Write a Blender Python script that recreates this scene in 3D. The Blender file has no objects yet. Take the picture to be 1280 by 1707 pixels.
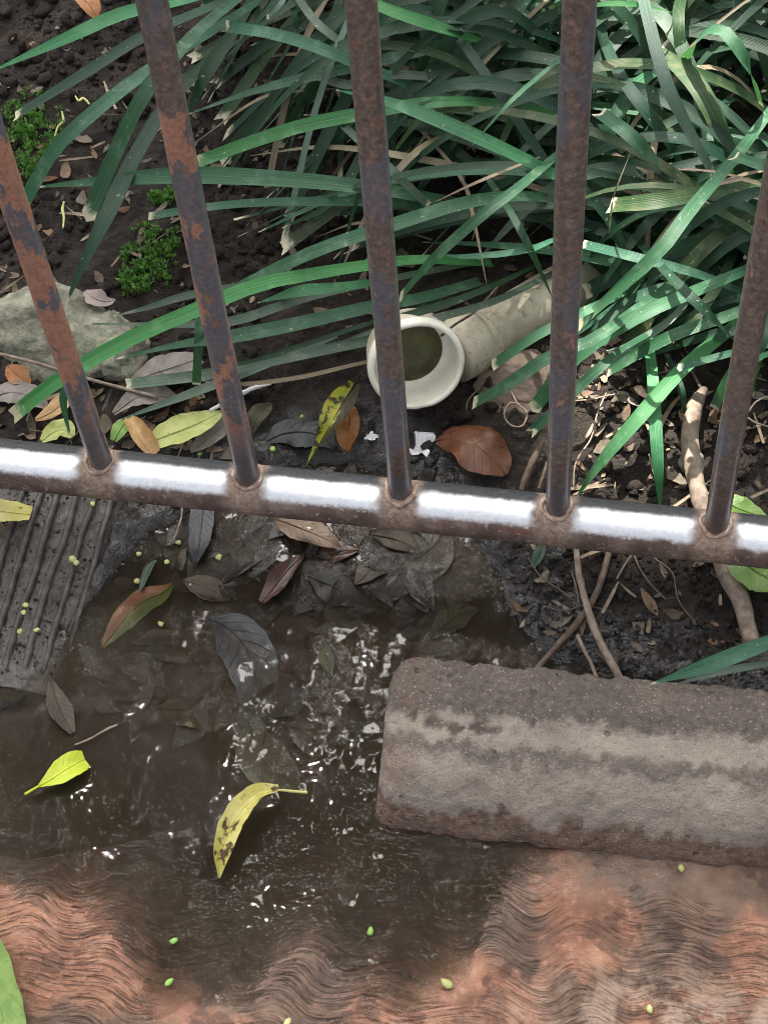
import bpy, math, random
import numpy as np
from mathutils import Vector, Matrix, Euler

random.seed(7)
RNG = np.random.default_rng(11)
scene = bpy.context.scene
COL = scene.collection
rad = math.radians

# ------------------------------------------------------------------ camera, sky, sun, exposure
PW, PH, FPX = 1280.0, 1707.0, 2903.8
CAM_LOC = Vector((0.1397, -0.6251, 1.0023))
CAM_ROT = Euler((rad(34.1927), rad(3.0521), rad(9.1555)), 'XYZ')
cam_data = bpy.data.cameras.new('camera')
cam_data.lens = 36.0 * FPX / PH
cam_data.sensor_width = 36.0
cam_data.clip_start = 0.02
cam_data.clip_end = 500.0
cam = bpy.data.objects.new('camera', cam_data)
cam.location = CAM_LOC
cam.rotation_euler = CAM_ROT
COL.objects.link(cam)
scene.camera = cam

SUN_EL, SUN_AZ = rad(64.0), rad(-26.0)      # azimuth from +Y (beyond the railing), clockwise
SUN_DIR = Vector((math.cos(SUN_EL) * math.sin(SUN_AZ), math.cos(SUN_EL) * math.cos(SUN_AZ), math.sin(SUN_EL)))
world = bpy.data.worlds.new('World')
scene.world = world
world.use_nodes = True
wn = world.node_tree
sky = wn.nodes.new('ShaderNodeTexSky')
sky.sky_type = 'NISHITA'
sky.sun_disc = False
sky.sun_elevation = SUN_EL
sky.sun_rotation = SUN_AZ
sky.air_density = 0.65
sky.dust_density = 8.0
sky.ozone_density = 0.4
haze_white = wn.nodes.new('ShaderNodeHueSaturation')      # a bright hazy sky, paler than a clear one
haze_white.inputs['Saturation'].default_value = 0.36
wn.links.new(sky.outputs[0], haze_white.inputs['Color'])
wn.links.new(haze_white.outputs[0], wn.nodes['Background'].inputs[0])
wn.nodes['Background'].inputs[1].default_value = 0.11
sun_data = bpy.data.lights.new('sun', 'SUN')
sun_data.energy = 5.0
sun_data.angle = rad(0.6)
sun_data.color = (1.0, 0.95, 0.86)
sun = bpy.data.objects.new('sun', sun_data)
sun.rotation_euler = SUN_DIR.to_track_quat('Z', 'Y').to_euler()
sun.location = (0, 2, 6)
COL.objects.link(sun)
vs = scene.view_settings
vs.view_transform = 'Standard'
vs.look = 'None'
vs.exposure = 1.75
vs.gamma = 1.0
vs.use_curve_mapping = False
scene.render.film_transparent = False
scene.cycles.max_bounces = 8
scene.cycles.transparent_max_bounces = 16
scene.cycles.volume_bounces = 0
scene.cycles.use_denoising = True
scene.cycles.sample_clamp_indirect = 6.0
scene.cycles.blur_glossy = 0.0
scene.cycles.filter_width = 0.95

# ------------------------------------------------------------------ small tools
CAM_M = CAM_ROT.to_matrix()
def at(x, y, z=0.0):
    """world point where the photograph's pixel x, y meets the level z"""
    d = CAM_M @ Vector(((x - PW / 2) / FPX, -(y - PH / 2) / FPX, -1.0))
    return CAM_LOC + d * ((z - CAM_LOC.z) / d.z)
CAM_N = np.array(CAM_M)
CAM_P = np.array(CAM_LOC)
def pix(P):
    v = (np.asarray(P, float) - CAM_P) @ CAM_N
    return np.stack([PW / 2 + FPX * v[..., 0] / -v[..., 2], PH / 2 - FPX * v[..., 1] / -v[..., 2]], -1)

def lin(r, g, b):
    f = lambda c: (c / 255 / 12.92) if c / 255 <= 0.04045 else ((c / 255 + 0.055) / 1.055) ** 2.4
    return (f(r), f(g), f(b), 1.0)

def _h(ix, iy, s):
    n = (ix.astype(np.int64) * 374761393 + iy.astype(np.int64) * 668265263 + s * 1442695041) & 0xffffffff
    n = ((n ^ (n >> 13)) * 1274126177) & 0xffffffff
    return ((n ^ (n >> 16)) & 0xffff) / 65535.0
def vn(x, y, s=0):
    """smooth value noise, -1..1"""
    x = np.asarray(x, float); y = np.asarray(y, float)
    ix, iy = np.floor(x), np.floor(y)
    fx, fy = x - ix, y - iy
    fx = fx * fx * fx * (fx * (fx * 6 - 15) + 10); fy = fy * fy * fy * (fy * (fy * 6 - 15) + 10)
    a = _h(ix, iy, s); b = _h(ix + 1, iy, s); c = _h(ix, iy + 1, s); d = _h(ix + 1, iy + 1, s)
    return ((a + (b - a) * fx) * (1 - fy) + (c + (d - c) * fx) * fy) * 2 - 1
def fbm(x, y, s=0, o=4):
    t = 0.0; a = 0.5
    for i in range(o):
        t = t + a * vn(x, y, s + i * 17); x = np.asarray(x) * 2.03 + 3.1; y = np.asarray(y) * 2.03 - 1.7; a *= 0.5
    return t
def sstep(a, b, x):
    t = np.clip((np.asarray(x, float) - a) / (b - a), 0, 1)
    return t * t * (3 - 2 * t)

def spline(pts, n):
    """Catmull-Rom through pts (rows of any width), n samples evenly spread by length"""
    P = np.asarray(pts, float)
    if len(P) == 2:
        t = np.linspace(0, 1, n)[:, None]
        return P[0] * (1 - t) + P[1] * t
    Q = np.vstack([2 * P[0] - P[1], P, 2 * P[-1] - P[-2]])
    out = []
    for i in range(1, len(Q) - 2):
        t = np.linspace(0, 1, 24, endpoint=(i == len(Q) - 3))[:, None]
        a, b, c, d = Q[i - 1], Q[i], Q[i + 1], Q[i + 2]
        out.append(0.5 * (2 * b + (c - a) * t + (2 * a - 5 * b + 4 * c - d) * t * t + (3 * b - a - 3 * c + d) * t ** 3))
    S = np.vstack(out)
    L = np.concatenate([[0], np.cumsum(np.linalg.norm(np.diff(S[:, :3], axis=0), axis=1))])
    u = np.linspace(0, L[-1], n)
    return np.stack([np.interp(u, L, S[:, k]) for k in range(S.shape[1])], -1)

def link(o, parent=None):
    COL.objects.link(o)
    if parent is not None:
        o.parent = parent
    return o
def tag(o, label, cat, group=None):
    o['label'] = label; o['category'] = cat
    if group: o['group'] = group
    return o
def empty(name, loc=(0, 0, 0)):
    o = bpy.data.objects.new(name, None); o.location = loc; o.empty_display_size = 0.02
    return link(o)
def mesh_obj(name, verts, faces, mat, parent=None, uv=None, smooth=True, attrs=None):
    me = bpy.data.meshes.new(name)
    V = np.asarray(verts, float)
    if parent is not None:
        V = V - np.array(parent.matrix_world.translation if parent.parent is None else parent.matrix_world.translation)
    if isinstance(faces, np.ndarray):                            # large meshes: all faces of one size
        nf, nk = faces.shape
        me.vertices.add(len(V)); me.vertices.foreach_set('co', V.astype(np.float32).ravel())
        me.loops.add(nf * nk); me.loops.foreach_set('vertex_index', faces.astype(np.int32).ravel())
        me.polygons.add(nf); me.polygons.foreach_set('loop_start', np.arange(0, nf * nk, nk, dtype=np.int32))
        me.update(calc_edges=True)
    else:
        me.from_pydata(V.tolist(), [], [tuple(f) for f in faces])
    if uv is not None:
        lay = me.uv_layers.new(name='UVMap')
        li = np.empty(len(me.loops), dtype=np.int32); me.loops.foreach_get('vertex_index', li)
        lay.data.foreach_set('uv', np.asarray(uv, np.float32)[li].ravel())
    for k, a in (attrs or {}).items():
        at_ = me.attributes.new(k, 'FLOAT', 'POINT'); at_.data.foreach_set('value', np.asarray(a, np.float32).ravel())
    if smooth:
        me.polygons.foreach_set('use_smooth', np.ones(len(me.polygons), dtype=bool))
    me.materials.append(mat)
    me.update()
    return link(bpy.data.objects.new(name, me), parent)
def grid_faces(n, m, closed=False, off=0, arr=False):
    i, j = np.meshgrid(np.arange(n - 1), np.arange(m if closed else m - 1), indexing='ij')
    j2 = (j + 1) % m
    f = np.stack([i * m + j, (i + 1) * m + j, (i + 1) * m + j2, i * m + j2], -1).reshape(-1, 4) + off
    return f if arr else f.tolist()

def tube_arrays(pts, radii, n=10, ns=24, rough=0.0, seed=0):
    P = spline(np.c_[np.asarray(pts, float), np.asarray(radii, float)[:, None]], ns)
    C, r = P[:, :3], P[:, 3]
    T = np.gradient(C, axis=0); T /= np.linalg.norm(T, axis=1)[:, None]
    ref = np.array([0.31, 0.22, 0.93])
    if abs(T.mean(0) @ ref) > 0.8: ref = np.array([1.0, 0.1, 0.0])
    A = np.cross(T, ref); A /= np.linalg.norm(A, axis=1)[:, None]
    B = np.cross(T, A)
    th = np.linspace(0, 2 * np.pi, n, endpoint=False)
    k = np.ones((ns, n))
    if rough: k += rough * fbm(np.arange(ns)[:, None] * 0.45 + seed, np.cos(th)[None] * 1.5 + np.sin(th)[None] * 3 + seed, seed)
    V = C[:, None] + (A[:, None] * np.cos(th)[None, :, None] + B[:, None] * np.sin(th)[None, :, None]) * (r[:, None] * k)[..., None]
    V = V.reshape(-1, 3)
    F = grid_faces(ns, n, True)
    F.append(list(range(n))); F.append(list(range((ns - 1) * n, ns * n))[::-1])
    return V, F
def tube(name, pts, radii, mat, parent=None, n=10, ns=24, rough=0.0, seed=0):
    if np.isscalar(radii): radii = [radii] * len(pts)
    V, F = tube_arrays(pts, radii, n, ns, rough, seed)
    return mesh_obj(name, V, F, mat, parent)

def ribbon_arrays(pts, widths, ns=18, cols=3, fold=0.12, cup=0.0, twist=0.0, wave=0.0, up=(0, -0.25, 1), seed=0, ragged=0.0):
    """a leaf: centre line pts, full width at each, V fold, cupped edges, twist along its length"""
    P = spline(np.c_[np.asarray(pts, float), np.asarray(widths, float)[:, None]], ns)
    C, w = P[:, :3], np.maximum(P[:, 3], 2e-4)
    T = np.gradient(C, axis=0); T /= np.linalg.norm(T, axis=1)[:, None]
    U = np.array(up, float)[None] - T * (T @ np.array(up, float))[:, None]
    U /= np.linalg.norm(U, axis=1)[:, None]
    B = np.cross(T, U)
    t = np.linspace(0, 1, ns)
    tw = twist * (t - 0.3) + 0.12 * vn(t * 3 + seed, t * 0 + seed, 5)
    B2 = B * np.cos(tw)[:, None] + U * np.sin(tw)[:, None]
    U2 = -B * np.sin(tw)[:, None] + U * np.cos(tw)[:, None]
    s = np.linspace(-1, 1, cols)
    prof = fold * np.abs(s) + cup * s * s
    h = prof[None] * w[:, None]
    if wave: h = h + wave * w[:, None] * vn(t[:, None] * 5 + seed, s[None] * 1.6 + seed, 9) * (0.35 + np.abs(s)[None])
    ww = w[:, None] * s[None] * 0.5
    if ragged: ww = ww * (1 + ragged * fbm(t[:, None] * 14 + seed, np.sign(s)[None] * 5.0 + seed, 3, 3) * (np.abs(s)[None] > 0.8))
    V = C[:, None] + B2[:, None] * ww[..., None] + U2[:, None] * h[..., None]
    uv = np.stack(np.broadcast_arrays(s[None] * 0.5 + 0.5, t[:, None]), -1).reshape(-1, 2)
    return V.reshape(-1, 3), grid_faces(ns, cols), uv, C, U2

# ------------------------------------------------------------------ materials
class NT:
    def __init__(s, name):
        s.m = bpy.data.materials.new(name); s.m.use_nodes = True
        s.t = s.m.node_tree; s.p = s.t.nodes['Principled BSDF']; s.out = s.t.nodes['Material Output']
    def n(s, typ, **kw):
        x = s.t.nodes.new('ShaderNode' + typ)
        for k, v in kw.items(): setattr(x, k, v)
        return x
    def set(s, sock, v):
        if isinstance(v, bpy.types.NodeSocket): s.t.links.new(v, sock)
        elif v is not None:
            if hasattr(sock.default_value, '__len__') and not hasattr(v, '__len__'): v = [v] * len(sock.default_value)
            if hasattr(v, '__len__') and len(v) == 4 and len(sock.default_value) == 3: v = v[:3]
            sock.default_value = v
    def co(s, kind='Object', scale=None, loc=None):
        o = s.n('TexCoord').outputs[kind]
        if scale is None and loc is None: return o
        mp = s.n('Mapping'); s.set(mp.inputs[0], o)
        if scale is not None: mp.inputs['Scale'].default_value = scale if hasattr(scale, '__len__') else (scale,) * 3
        if loc is not None: s.set(mp.inputs['Location'], loc)
        return mp.outputs[0]
    def pos(s, scale=None):
        o = s.n('NewGeometry').outputs['Position']
        if scale is None: return o
        mp = s.n('Mapping'); s.set(mp.inputs[0], o); mp.inputs['Scale'].default_value = scale
        return mp.outputs[0]
    def noise(s, co, scale, detail=5, rough=0.55, dist=0.0):
        x = s.n('TexNoise'); s.set(x.inputs['Vector'], co); x.inputs['Scale'].default_value = scale
        x.inputs['Detail'].default_value = detail; x.inputs['Roughness'].default_value = rough; x.inputs['Distortion'].default_value = dist
        return x.outputs['Fac']
    def voro(s, co, scale, feature='F1'):
        x = s.n('TexVoronoi', feature=feature); s.set(x.inputs['Vector'], co); x.inputs['Scale'].default_value = scale
        return x.outputs[0]
    def ramp(s, f, stops, interp='LINEAR'):
        x = s.n('ValToRGB'); s.set(x.inputs[0], f); e = x.color_ramp.elements; x.color_ramp.interpolation = interp
        while len(e) < len(stops): e.new(0.5)
        for k, (p, c) in zip(e, stops): k.position = p; k.color = c if hasattr(c, '__len__') else (c, c, c, 1)
        return x.outputs[0]
    def mix(s, f, a, b, mode='MIX'):
        x = s.n('Mix', data_type='RGBA', blend_type=mode); s.set(x.inputs[0], f); s.set(x.inputs[6], a); s.set(x.inputs[7], b)
        return x.outputs[2]
    def ma(s, op, a, b=None, c=None, clamp=False):
        x = s.n('Math', operation=op, use_clamp=clamp); s.set(x.inputs[0], a)
        if b is not None: s.set(x.inputs[1], b)
        if c is not None: s.set(x.inputs[2], c)
        return x.outputs[0]
    def mr(s, v, a, b, c=0.0, d=1.0, smooth=True):
        x = s.n('MapRange', interpolation_type='SMOOTHSTEP' if smooth else 'LINEAR')
        s.set(x.inputs[0], v)
        for i, q in enumerate((a, b, c, d)): s.set(x.inputs[i + 1], q)
        return x.outputs[0]
    def sep(s, v):
        x = s.n('SeparateXYZ'); s.set(x.inputs[0], v); return x.outputs
    def attr(s, name):
        return s.n('Attribute', attribute_name=name).outputs['Fac']
    def rnd(s):
        return s.n('ObjectInfo').outputs['Random']
    def bump(s, h, dist=0.001, strength=1.0, nrm=None):
        x = s.n('Bump'); x.inputs['Strength'].default_value = strength; x.inputs['Distance'].default_value = dist
        s.set(x.inputs['Height'], h)
        if nrm is not None: s.set(x.inputs['Normal'], nrm)
        return x.outputs[0]
    def pr(s, **kw):
        for k, v in kw.items(): s.set(s.p.inputs[{'base': 'Base Color', 'rough': 'Roughness', 'metal': 'Metallic', 'nrm': 'Normal', 'spec': 'Specular IOR Level', 'coat': 'Coat Weight', 'coatr': 'Coat Roughness'}[k]], v)
        return s.m
    def translucent(s, col, f):
        t = s.n('BsdfTranslucent'); s.set(t.inputs[0], col)
        x = s.n('MixShader'); s.set(x.inputs[0], f); s.t.links.new(s.p.outputs[0], x.inputs[1]); s.t.links.new(t.outputs[0], x.inputs[2])
        s.t.links.new(x.outputs[0], s.out.inputs[0])

def make_soil():
    k = NT('soil'); p = k.pos()
    wet = k.attr('wet')
    n1 = k.noise(p, 38, 6, 0.6); n2 = k.noise(p, 210, 5, 0.65); n3 = k.noise(p, 900, 3, 0.6)
    dry = k.ramp(n1, [(0.25, lin(36, 32, 29)), (0.55, lin(58, 51, 46)), (0.8, lin(84, 75, 67))])
    dry = k.mix(k.mr(n2, 0.62, 0.78), dry, lin(112, 101, 90))
    mud = k.ramp(n1, [(0.25, lin(28, 25, 23)), (0.5, lin(44, 39, 35)), (0.8, lin(66, 59, 52))])
    col = k.mix(wet, dry, mud)
    col = k.mix(k.mr(n3, 0.35, 0.6, 0.35, 0.0), col, lin(22, 20, 18))
    h = k.ma('ADD', k.ma('MULTIPLY', n2, 1.0), k.ma('MULTIPLY', n3, 0.32))
    v = k.voro(p, 160)
    h = k.ma('ADD', h, k.ma('MULTIPLY', v, 0.45))
    rr = k.mr(wet, 0.0, 1.0, 0.85, 0.35)
    rr = k.ma('ADD', rr, k.ma('MULTIPLY', k.noise(p, 70, 3), 0.10))
    film = k.ma('ADD', k.noise(p, 130, 3, 0.5), k.ma('MULTIPLY', k.noise(p, 420, 2, 0.5), 0.3))
    k.set(k.p.inputs['Coat Normal'], k.bump(film, 0.0035, 1.0))
    k.pr(coat=k.ma('MULTIPLY', k.mr(wet, 0.25, 0.9), k.mr(k.noise(p, 60, 3), 0.4, 0.55)), coatr=0.03)
    return k.pr(base=col, rough=rr, spec=k.mr(wet, 0, 1, 0.3, 0.6), nrm=k.bump(h, 0.006, 1.0))

def make_water():
    k = NT('murky_water'); p = k.pos((1, 1, 0))
    h = k.ma('ADD', k.noise(p, 13, 2, 0.5), k.ma('MULTIPLY', k.noise(p, 75, 1, 0.5), 0.10))
    nrm = k.bump(h, 0.0045, 1.0)
    gl = k.n('BsdfGlossy'); gl.inputs['Roughness'].default_value = 0.02; k.set(gl.inputs['Normal'], nrm)
    tr = k.n('BsdfTransparent')
    fr = k.n('Fresnel'); fr.inputs[0].default_value = 1.33; k.set(fr.inputs['Normal'], nrm)
    x = k.n('MixShader'); k.set(x.inputs[0], fr.outputs[0]); k.t.links.new(tr.outputs[0], x.inputs[1]); k.t.links.new(gl.outputs[0], x.inputs[2])
    k.t.links.new(x.outputs[0], k.out.inputs[0])
    vol = k.n('VolumePrincipled'); vol.inputs['Color'].default_value = lin(140, 124, 100); vol.inputs['Density'].default_value = 150.0
    k.t.links.new(vol.outputs[0], k.out.inputs['Volume'])
    k.t.nodes.remove(k.p)
    return k.m

def make_terracotta():
    k = NT('combed_terracotta'); p = k.pos()
    d = k.attr('groove'); grime = k.attr('grime')
    n = k.noise(p, 30, 6, 0.6); n2 = k.noise(p, 240, 4, 0.6)
    c = k.ramp(n, [(0.25, lin(100, 70, 54)), (0.5, lin(146, 102, 80)), (0.75, lin(176, 134, 108))])
    c = k.mix(k.mr(n2, 0.5, 0.75, 0, 0.5), c, lin(188, 146, 124))
    gcol = k.ramp(k.noise(p, 90, 4), [(0.3, lin(62, 56, 50)), (0.7, lin(112, 98, 84))])
    c = k.mix(grime, c, gcol)
    ph = k.attr('comb'); amt = k.attr('amount'); xx = k.sep(p)[0]
    def lines(fx, fp, a, b):
        cb = k.n('CombineXYZ'); k.set(cb.inputs[0], k.ma('MULTIPLY', xx, fx)); k.set(cb.inputs[1], k.ma('MULTIPLY', ph, fp))
        return k.mr(k.noise(cb.outputs[0], 1.0, 3, 0.6), a, b)
    l1 = lines(30, 480, 0.57, 0.61); l2 = lines(64, 950, 0.58, 0.63)
    ln = k.ma('MULTIPLY', k.ma('MAXIMUM', l1, k.ma('MULTIPLY', l2, 0.8)), amt)
    c = k.mix(k.ma('MULTIPLY', ln, 0.58), c, lin(52, 41, 34))
    c = k.mix(k.ma('MULTIPLY', lines(60, 600, 0.60, 0.68), k.ma('MULTIPLY', amt, 0.35)), c, lin(206, 170, 146))
    c = k.mix(k.ma('MULTIPLY', d, 0.35), c, lin(56, 44, 37))
    pale = k.attr('pale')
    c = k.mix(k.ma('MULTIPLY', pale, k.mr(k.noise(p, 60, 5), 0.42, 0.6)), c, lin(168, 144, 126))
    h = k.ma('SUBTRACT', k.ma('ADD', k.ma('MULTIPLY', n2, 0.5), k.ma('MULTIPLY', k.noise(p, 700, 3), 0.3)), k.ma('MULTIPLY', ln, 0.5))
    wet = k.attr('wet')
    return k.pr(base=c, rough=k.ma('ADD', k.mr(wet, 0, 1, 0.75, 0.08), k.ma('MULTIPLY', n, 0.12)), spec=0.5, nrm=k.bump(h, 0.0022, 0.9))

def make_kerb():
    k = NT('kerb_stone'); p = k.pos()
    n = k.noise(p, 34, 6, 0.6); n2 = k.noise(p, 260, 5, 0.65); n3 = k.noise(p, 900, 2)
    damp = k.attr('damp'); red = k.attr('red'); dark = k.attr('blot')
    c = k.ramp(n, [(0.25, lin(136, 125, 114)), (0.5, lin(158, 147, 135)), (0.8, lin(176, 164, 150))])
    dc = k.ramp(n2, [(0.3, lin(82, 74, 68)), (0.55, lin(108, 98, 91)), (0.75, lin(132, 122, 112))])
    c = k.mix(damp, c, dc)
    c = k.mix(k.mr(k.noise(p, 22, 4), 0.58, 0.72, 0, 0.35), c, lin(150, 116, 100))
    c = k.mix(dark, c, lin(66, 56, 52))
    rc = k.ramp(n2, [(0.3, lin(80, 64, 55)), (0.5, lin(114, 90, 77)), (0.7, lin(142, 110, 92))])
    c = k.mix(red, c, rc)
    c = k.mix(k.mr(n2, 0.36, 0.26, 0, 0.6), c, lin(70, 62, 56))
    v1 = k.n('TexVoronoi'); k.set(v1.inputs['Vector'], p); v1.inputs['Scale'].default_value = 1000
    gr = k.sep(v1.outputs['Color'])
    c = k.mix(k.ma('MULTIPLY', k.ma('GREATER_THAN', gr[0], 0.90), 0.25), c, lin(74, 66, 60))
    c = k.mix(k.ma('MULTIPLY', k.ma('GREATER_THAN', gr[1], 0.97), 0.4), c, lin(196, 184, 168))
    v2 = k.n('TexVoronoi'); k.set(v2.inputs['Vector'], p); v2.inputs['Scale'].default_value = 150
    pit = k.ma('MULTIPLY', k.ma('GREATER_THAN', k.sep(v2.outputs['Color'])[0], 0.94), k.mr(v2.outputs['Distance'], 0.34, 0.16))
    c = k.mix(k.ma('MULTIPLY', pit, 0.4), c, lin(68, 60, 54))
    h = k.ma('ADD', k.ma('MULTIPLY', n2, 0.8), k.ma('MULTIPLY', n3, 0.3))
    h = k.ma('SUBTRACT', k.ma('ADD', h, k.ma('MULTIPLY', gr[2], 0.12)), k.ma('MULTIPLY', pit, 0.5))
    return k.pr(base=c, rough=k.mr(red, 0, 1, 0.85, 0.5), spec=0.35, nrm=k.bump(h, 0.004, 1.0))

def make_rail():
    k = NT('worn_steel_rail'); o = k.co('Object'); x, y, z = k.sep(o)
    n = k.noise(o, 60, 5, 0.6); n2 = k.noise(o, 320, 5, 0.65); n3 = k.noise(k.co('Object', (14, 90, 90)), 1.0, 4)
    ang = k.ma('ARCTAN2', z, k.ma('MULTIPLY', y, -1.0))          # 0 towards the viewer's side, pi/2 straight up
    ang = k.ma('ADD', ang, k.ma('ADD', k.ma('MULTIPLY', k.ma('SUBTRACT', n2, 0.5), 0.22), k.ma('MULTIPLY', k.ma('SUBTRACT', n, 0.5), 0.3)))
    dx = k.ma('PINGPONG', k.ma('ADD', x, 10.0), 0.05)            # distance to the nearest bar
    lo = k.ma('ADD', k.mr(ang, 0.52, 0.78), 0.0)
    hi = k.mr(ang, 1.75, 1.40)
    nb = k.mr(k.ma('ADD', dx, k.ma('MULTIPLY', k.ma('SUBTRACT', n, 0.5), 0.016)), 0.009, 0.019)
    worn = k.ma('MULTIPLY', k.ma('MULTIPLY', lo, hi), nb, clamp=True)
    primer = k.ramp(n, [(0.25, lin(76, 60, 55)), (0.5, lin(108, 88, 80)), (0.7, lin(142, 126, 116))])
    primer = k.mix(k.mr(n2, 0.56, 0.72), primer, lin(186, 172, 158))
    primer = k.mix(k.mr(n3, 0.58, 0.7, 0, 0.7), primer, lin(120, 66, 52))
    paint = k.ramp(n2, [(0.3, lin(28, 30, 32)), (0.6, lin(52, 54, 56)), (0.8, lin(98, 86, 76))])
    dust = k.ramp(n2, [(0.3, lin(110, 84, 70)), (0.7, lin(176, 156, 138))])
    c = k.mix(k.mr(ang, 1.0, 1.3), primer, paint)
    c = k.mix(k.mr(k.ma('ADD', dx, k.ma('MULTIPLY', k.ma('SUBTRACT', n, 0.5), 0.014)), 0.016, 0.008, 0, 0.8), c, dust)
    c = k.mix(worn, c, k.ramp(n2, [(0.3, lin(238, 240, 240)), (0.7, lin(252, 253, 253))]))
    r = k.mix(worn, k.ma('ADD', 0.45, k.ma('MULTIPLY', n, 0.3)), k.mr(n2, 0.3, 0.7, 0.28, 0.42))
    return k.pr(base=c, metal=worn, rough=r, nrm=k.bump(k.ma('ADD', n2, k.ma('MULTIPLY', n, 0.6)), 0.0006, 0.5))

def make_bar():
    k = NT('peeling_painted_steel'); o = k.pos(); rn = k.n('ObjectInfo')
    off = k.n('CombineXYZ'); k.set(off.inputs[0], k.ma('MULTIPLY', rn.outputs['Random'], 7.0)); k.set(off.inputs[2], k.ma('MULTIPLY', rn.outputs['Random'], 3.0))
    ad = k.n('VectorMath', operation='ADD'); k.set(ad.inputs[0], o); k.t.links.new(off.outputs[0], ad.inputs[1]); q = ad.outputs[0]
    z = k.sep(o)[2]; x = k.sep(o)[0]
    mp = k.n('Mapping'); k.set(mp.inputs[0], q); mp.inputs['Scale'].default_value = (1, 1, 0.45)
    n = k.noise(mp.outputs[0], 55, 6, 0.62); n2 = k.noise(q, 300, 5, 0.65); n3 = k.noise(mp.outputs[0], 22, 4, 0.55)
    left = k.mr(x, 0.0, -0.14)
    paint = k.ramp(n2, [(0.3, lin(92, 92, 98)), (0.7, lin(124, 123, 130))])
    rust = k.ramp(n2, [(0.3, lin(150, 104, 84)), (0.6, lin(192, 140, 116)), (0.8, lin(210, 168, 146))])
    brown = k.ramp(n2, [(0.3, lin(82, 71, 66)), (0.55, lin(122, 108, 100)), (0.8, lin(164, 150, 138))])
    c = k.mix(k.mr(n3, k.mr(left, 0, 1, 0.49, 0.38), k.mr(left, 0, 1, 0.52, 0.42)), brown, paint)
    thr = k.mr(left, 0, 1, 0.66, 0.475, smooth=False)
    m = k.ma('MULTIPLY', k.ma('GREATER_THAN', n, k.ma('ADD', thr, k.mr(z, 0.385, 0.43, 0.0, 0.16))), k.mr(z, 0.10, 0.19))
    m2 = k.ma('GREATER_THAN', n2, 0.62)
    c = k.mix(m, c, rust)
    m3 = k.ma('MULTIPLY', k.mr(k.noise(q, 130, 5, 0.7), 0.56, 0.60), k.mr(z, 0.09, 0.16))
    c = k.mix(k.ma('MULTIPLY', m3, 0.7), c, k.ramp(n, [(0.35, lin(146, 100, 80)), (0.65, lin(150, 132, 120))]))
    c = k.mix(k.ma('MULTIPLY', m2, 0.75), c, lin(168, 130, 108))
    c = k.mix(k.mr(z, 0.16, 0.085, 0, 0.75), c, k.ramp(n, [(0.3, lin(56, 48, 48)), (0.6, lin(88, 78, 76)), (0.8, lin(128, 112, 104))]))
    h = k.ma('SUBTRACT', k.ma('MULTIPLY', n2, 0.3), k.ma('MULTIPLY', m, 0.5))
    return k.pr(base=c, rough=k.ma('ADD', k.mix(m, 0.22, 0.55), k.ma('MULTIPLY', n, 0.2)), spec=0.6, coat=0.35, coatr=0.2, nrm=k.bump(h, 0.0005, 0.6))

def make_weld():
    k = NT('weld_rust'); o = k.pos(); n = k.noise(o, 180, 5, 0.6)
    c = k.ramp(n, [(0.3, lin(112, 88, 74)), (0.5, lin(164, 138, 120)), (0.75, lin(196, 178, 162))])
    return k.pr(base=c, rough=k.mr(n, 0.4, 0.65, 0.6, 0.25), metal=k.mr(n, 0.55, 0.66, 0, 0.8), nrm=k.bump(n, 0.001, 0.8))

def make_grass(name, c0, c1, pale, worn=0.35, trans=0.22, tip=True):
    k = NT(name); uv = k.co('UV'); u, v, _ = k.sep(uv); rn = k.rnd()
    cx = k.n('CombineXYZ'); k.set(cx.inputs[0], k.ma('MULTIPLY', u, 9.0)); k.set(cx.inputs[1], k.ma('ADD', k.ma('MULTIPLY', v, 2.0), k.ma('MULTIPLY', rn, 31.0)))
    st = k.noise(cx.outputs[0], 1.6, 4, 0.6)
    p = k.pos(); n = k.noise(p, 45, 5, 0.6); n2 = k.noise(p, 260, 4, 0.6)
    c = k.mix(k.mr(st, 0.3, 0.7), c0, c1)
    hv = k.n('HueSaturation'); k.set(hv.inputs['Color'], c); k.set(hv.inputs['Value'], k.mr(rn, 0, 1, 0.72, 1.28, smooth=False))
    k.set(hv.inputs['Hue'], k.mr(k.ma('FRACT', k.ma('MULTIPLY', rn, 7.3)), 0, 1, 0.485, 0.52, smooth=False)); c = hv.outputs[0]
    c = k.mix(k.ma('MULTIPLY', k.mr(n, 0.5, 0.72), worn), c, pale)
    c = k.mix(k.ma('MULTIPLY', k.ma('GREATER_THAN', n2, 0.68), 0.55), c, lin(172, 178, 150))
    mid = k.ma('ABSOLUTE', k.ma('SUBTRACT', u, 0.5))
    c = k.mix(k.mr(mid, 0.03, 0.0, 0, 0.25), c, pale)
    if tip: c = k.mix(k.mr(k.ma('ADD', v, k.ma('MULTIPLY', k.ma('SUBTRACT', n2, 0.5), 0.04)), 0.97, 0.992), c, lin(204, 198, 170))
    rib = k.n('TexWave', wave_type='BANDS', bands_direction='X'); k.set(rib.inputs[0], uv); rib.inputs['Scale'].default_value = 3.2
    k.pr(base=c, rough=k.ma('ADD', 0.40, k.ma('MULTIPLY', n, 0.25)), spec=0.4, nrm=k.bump(k.ma('ADD', k.ma('MULTIPLY', rib.outputs['Fac'], 0.5), k.ma('MULTIPLY', st, 1.4)), 0.0004, 0.4))
    k.translucent(k.mix(0.4, c, lin(110, 190, 70)), trans)
    return k.m

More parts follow.
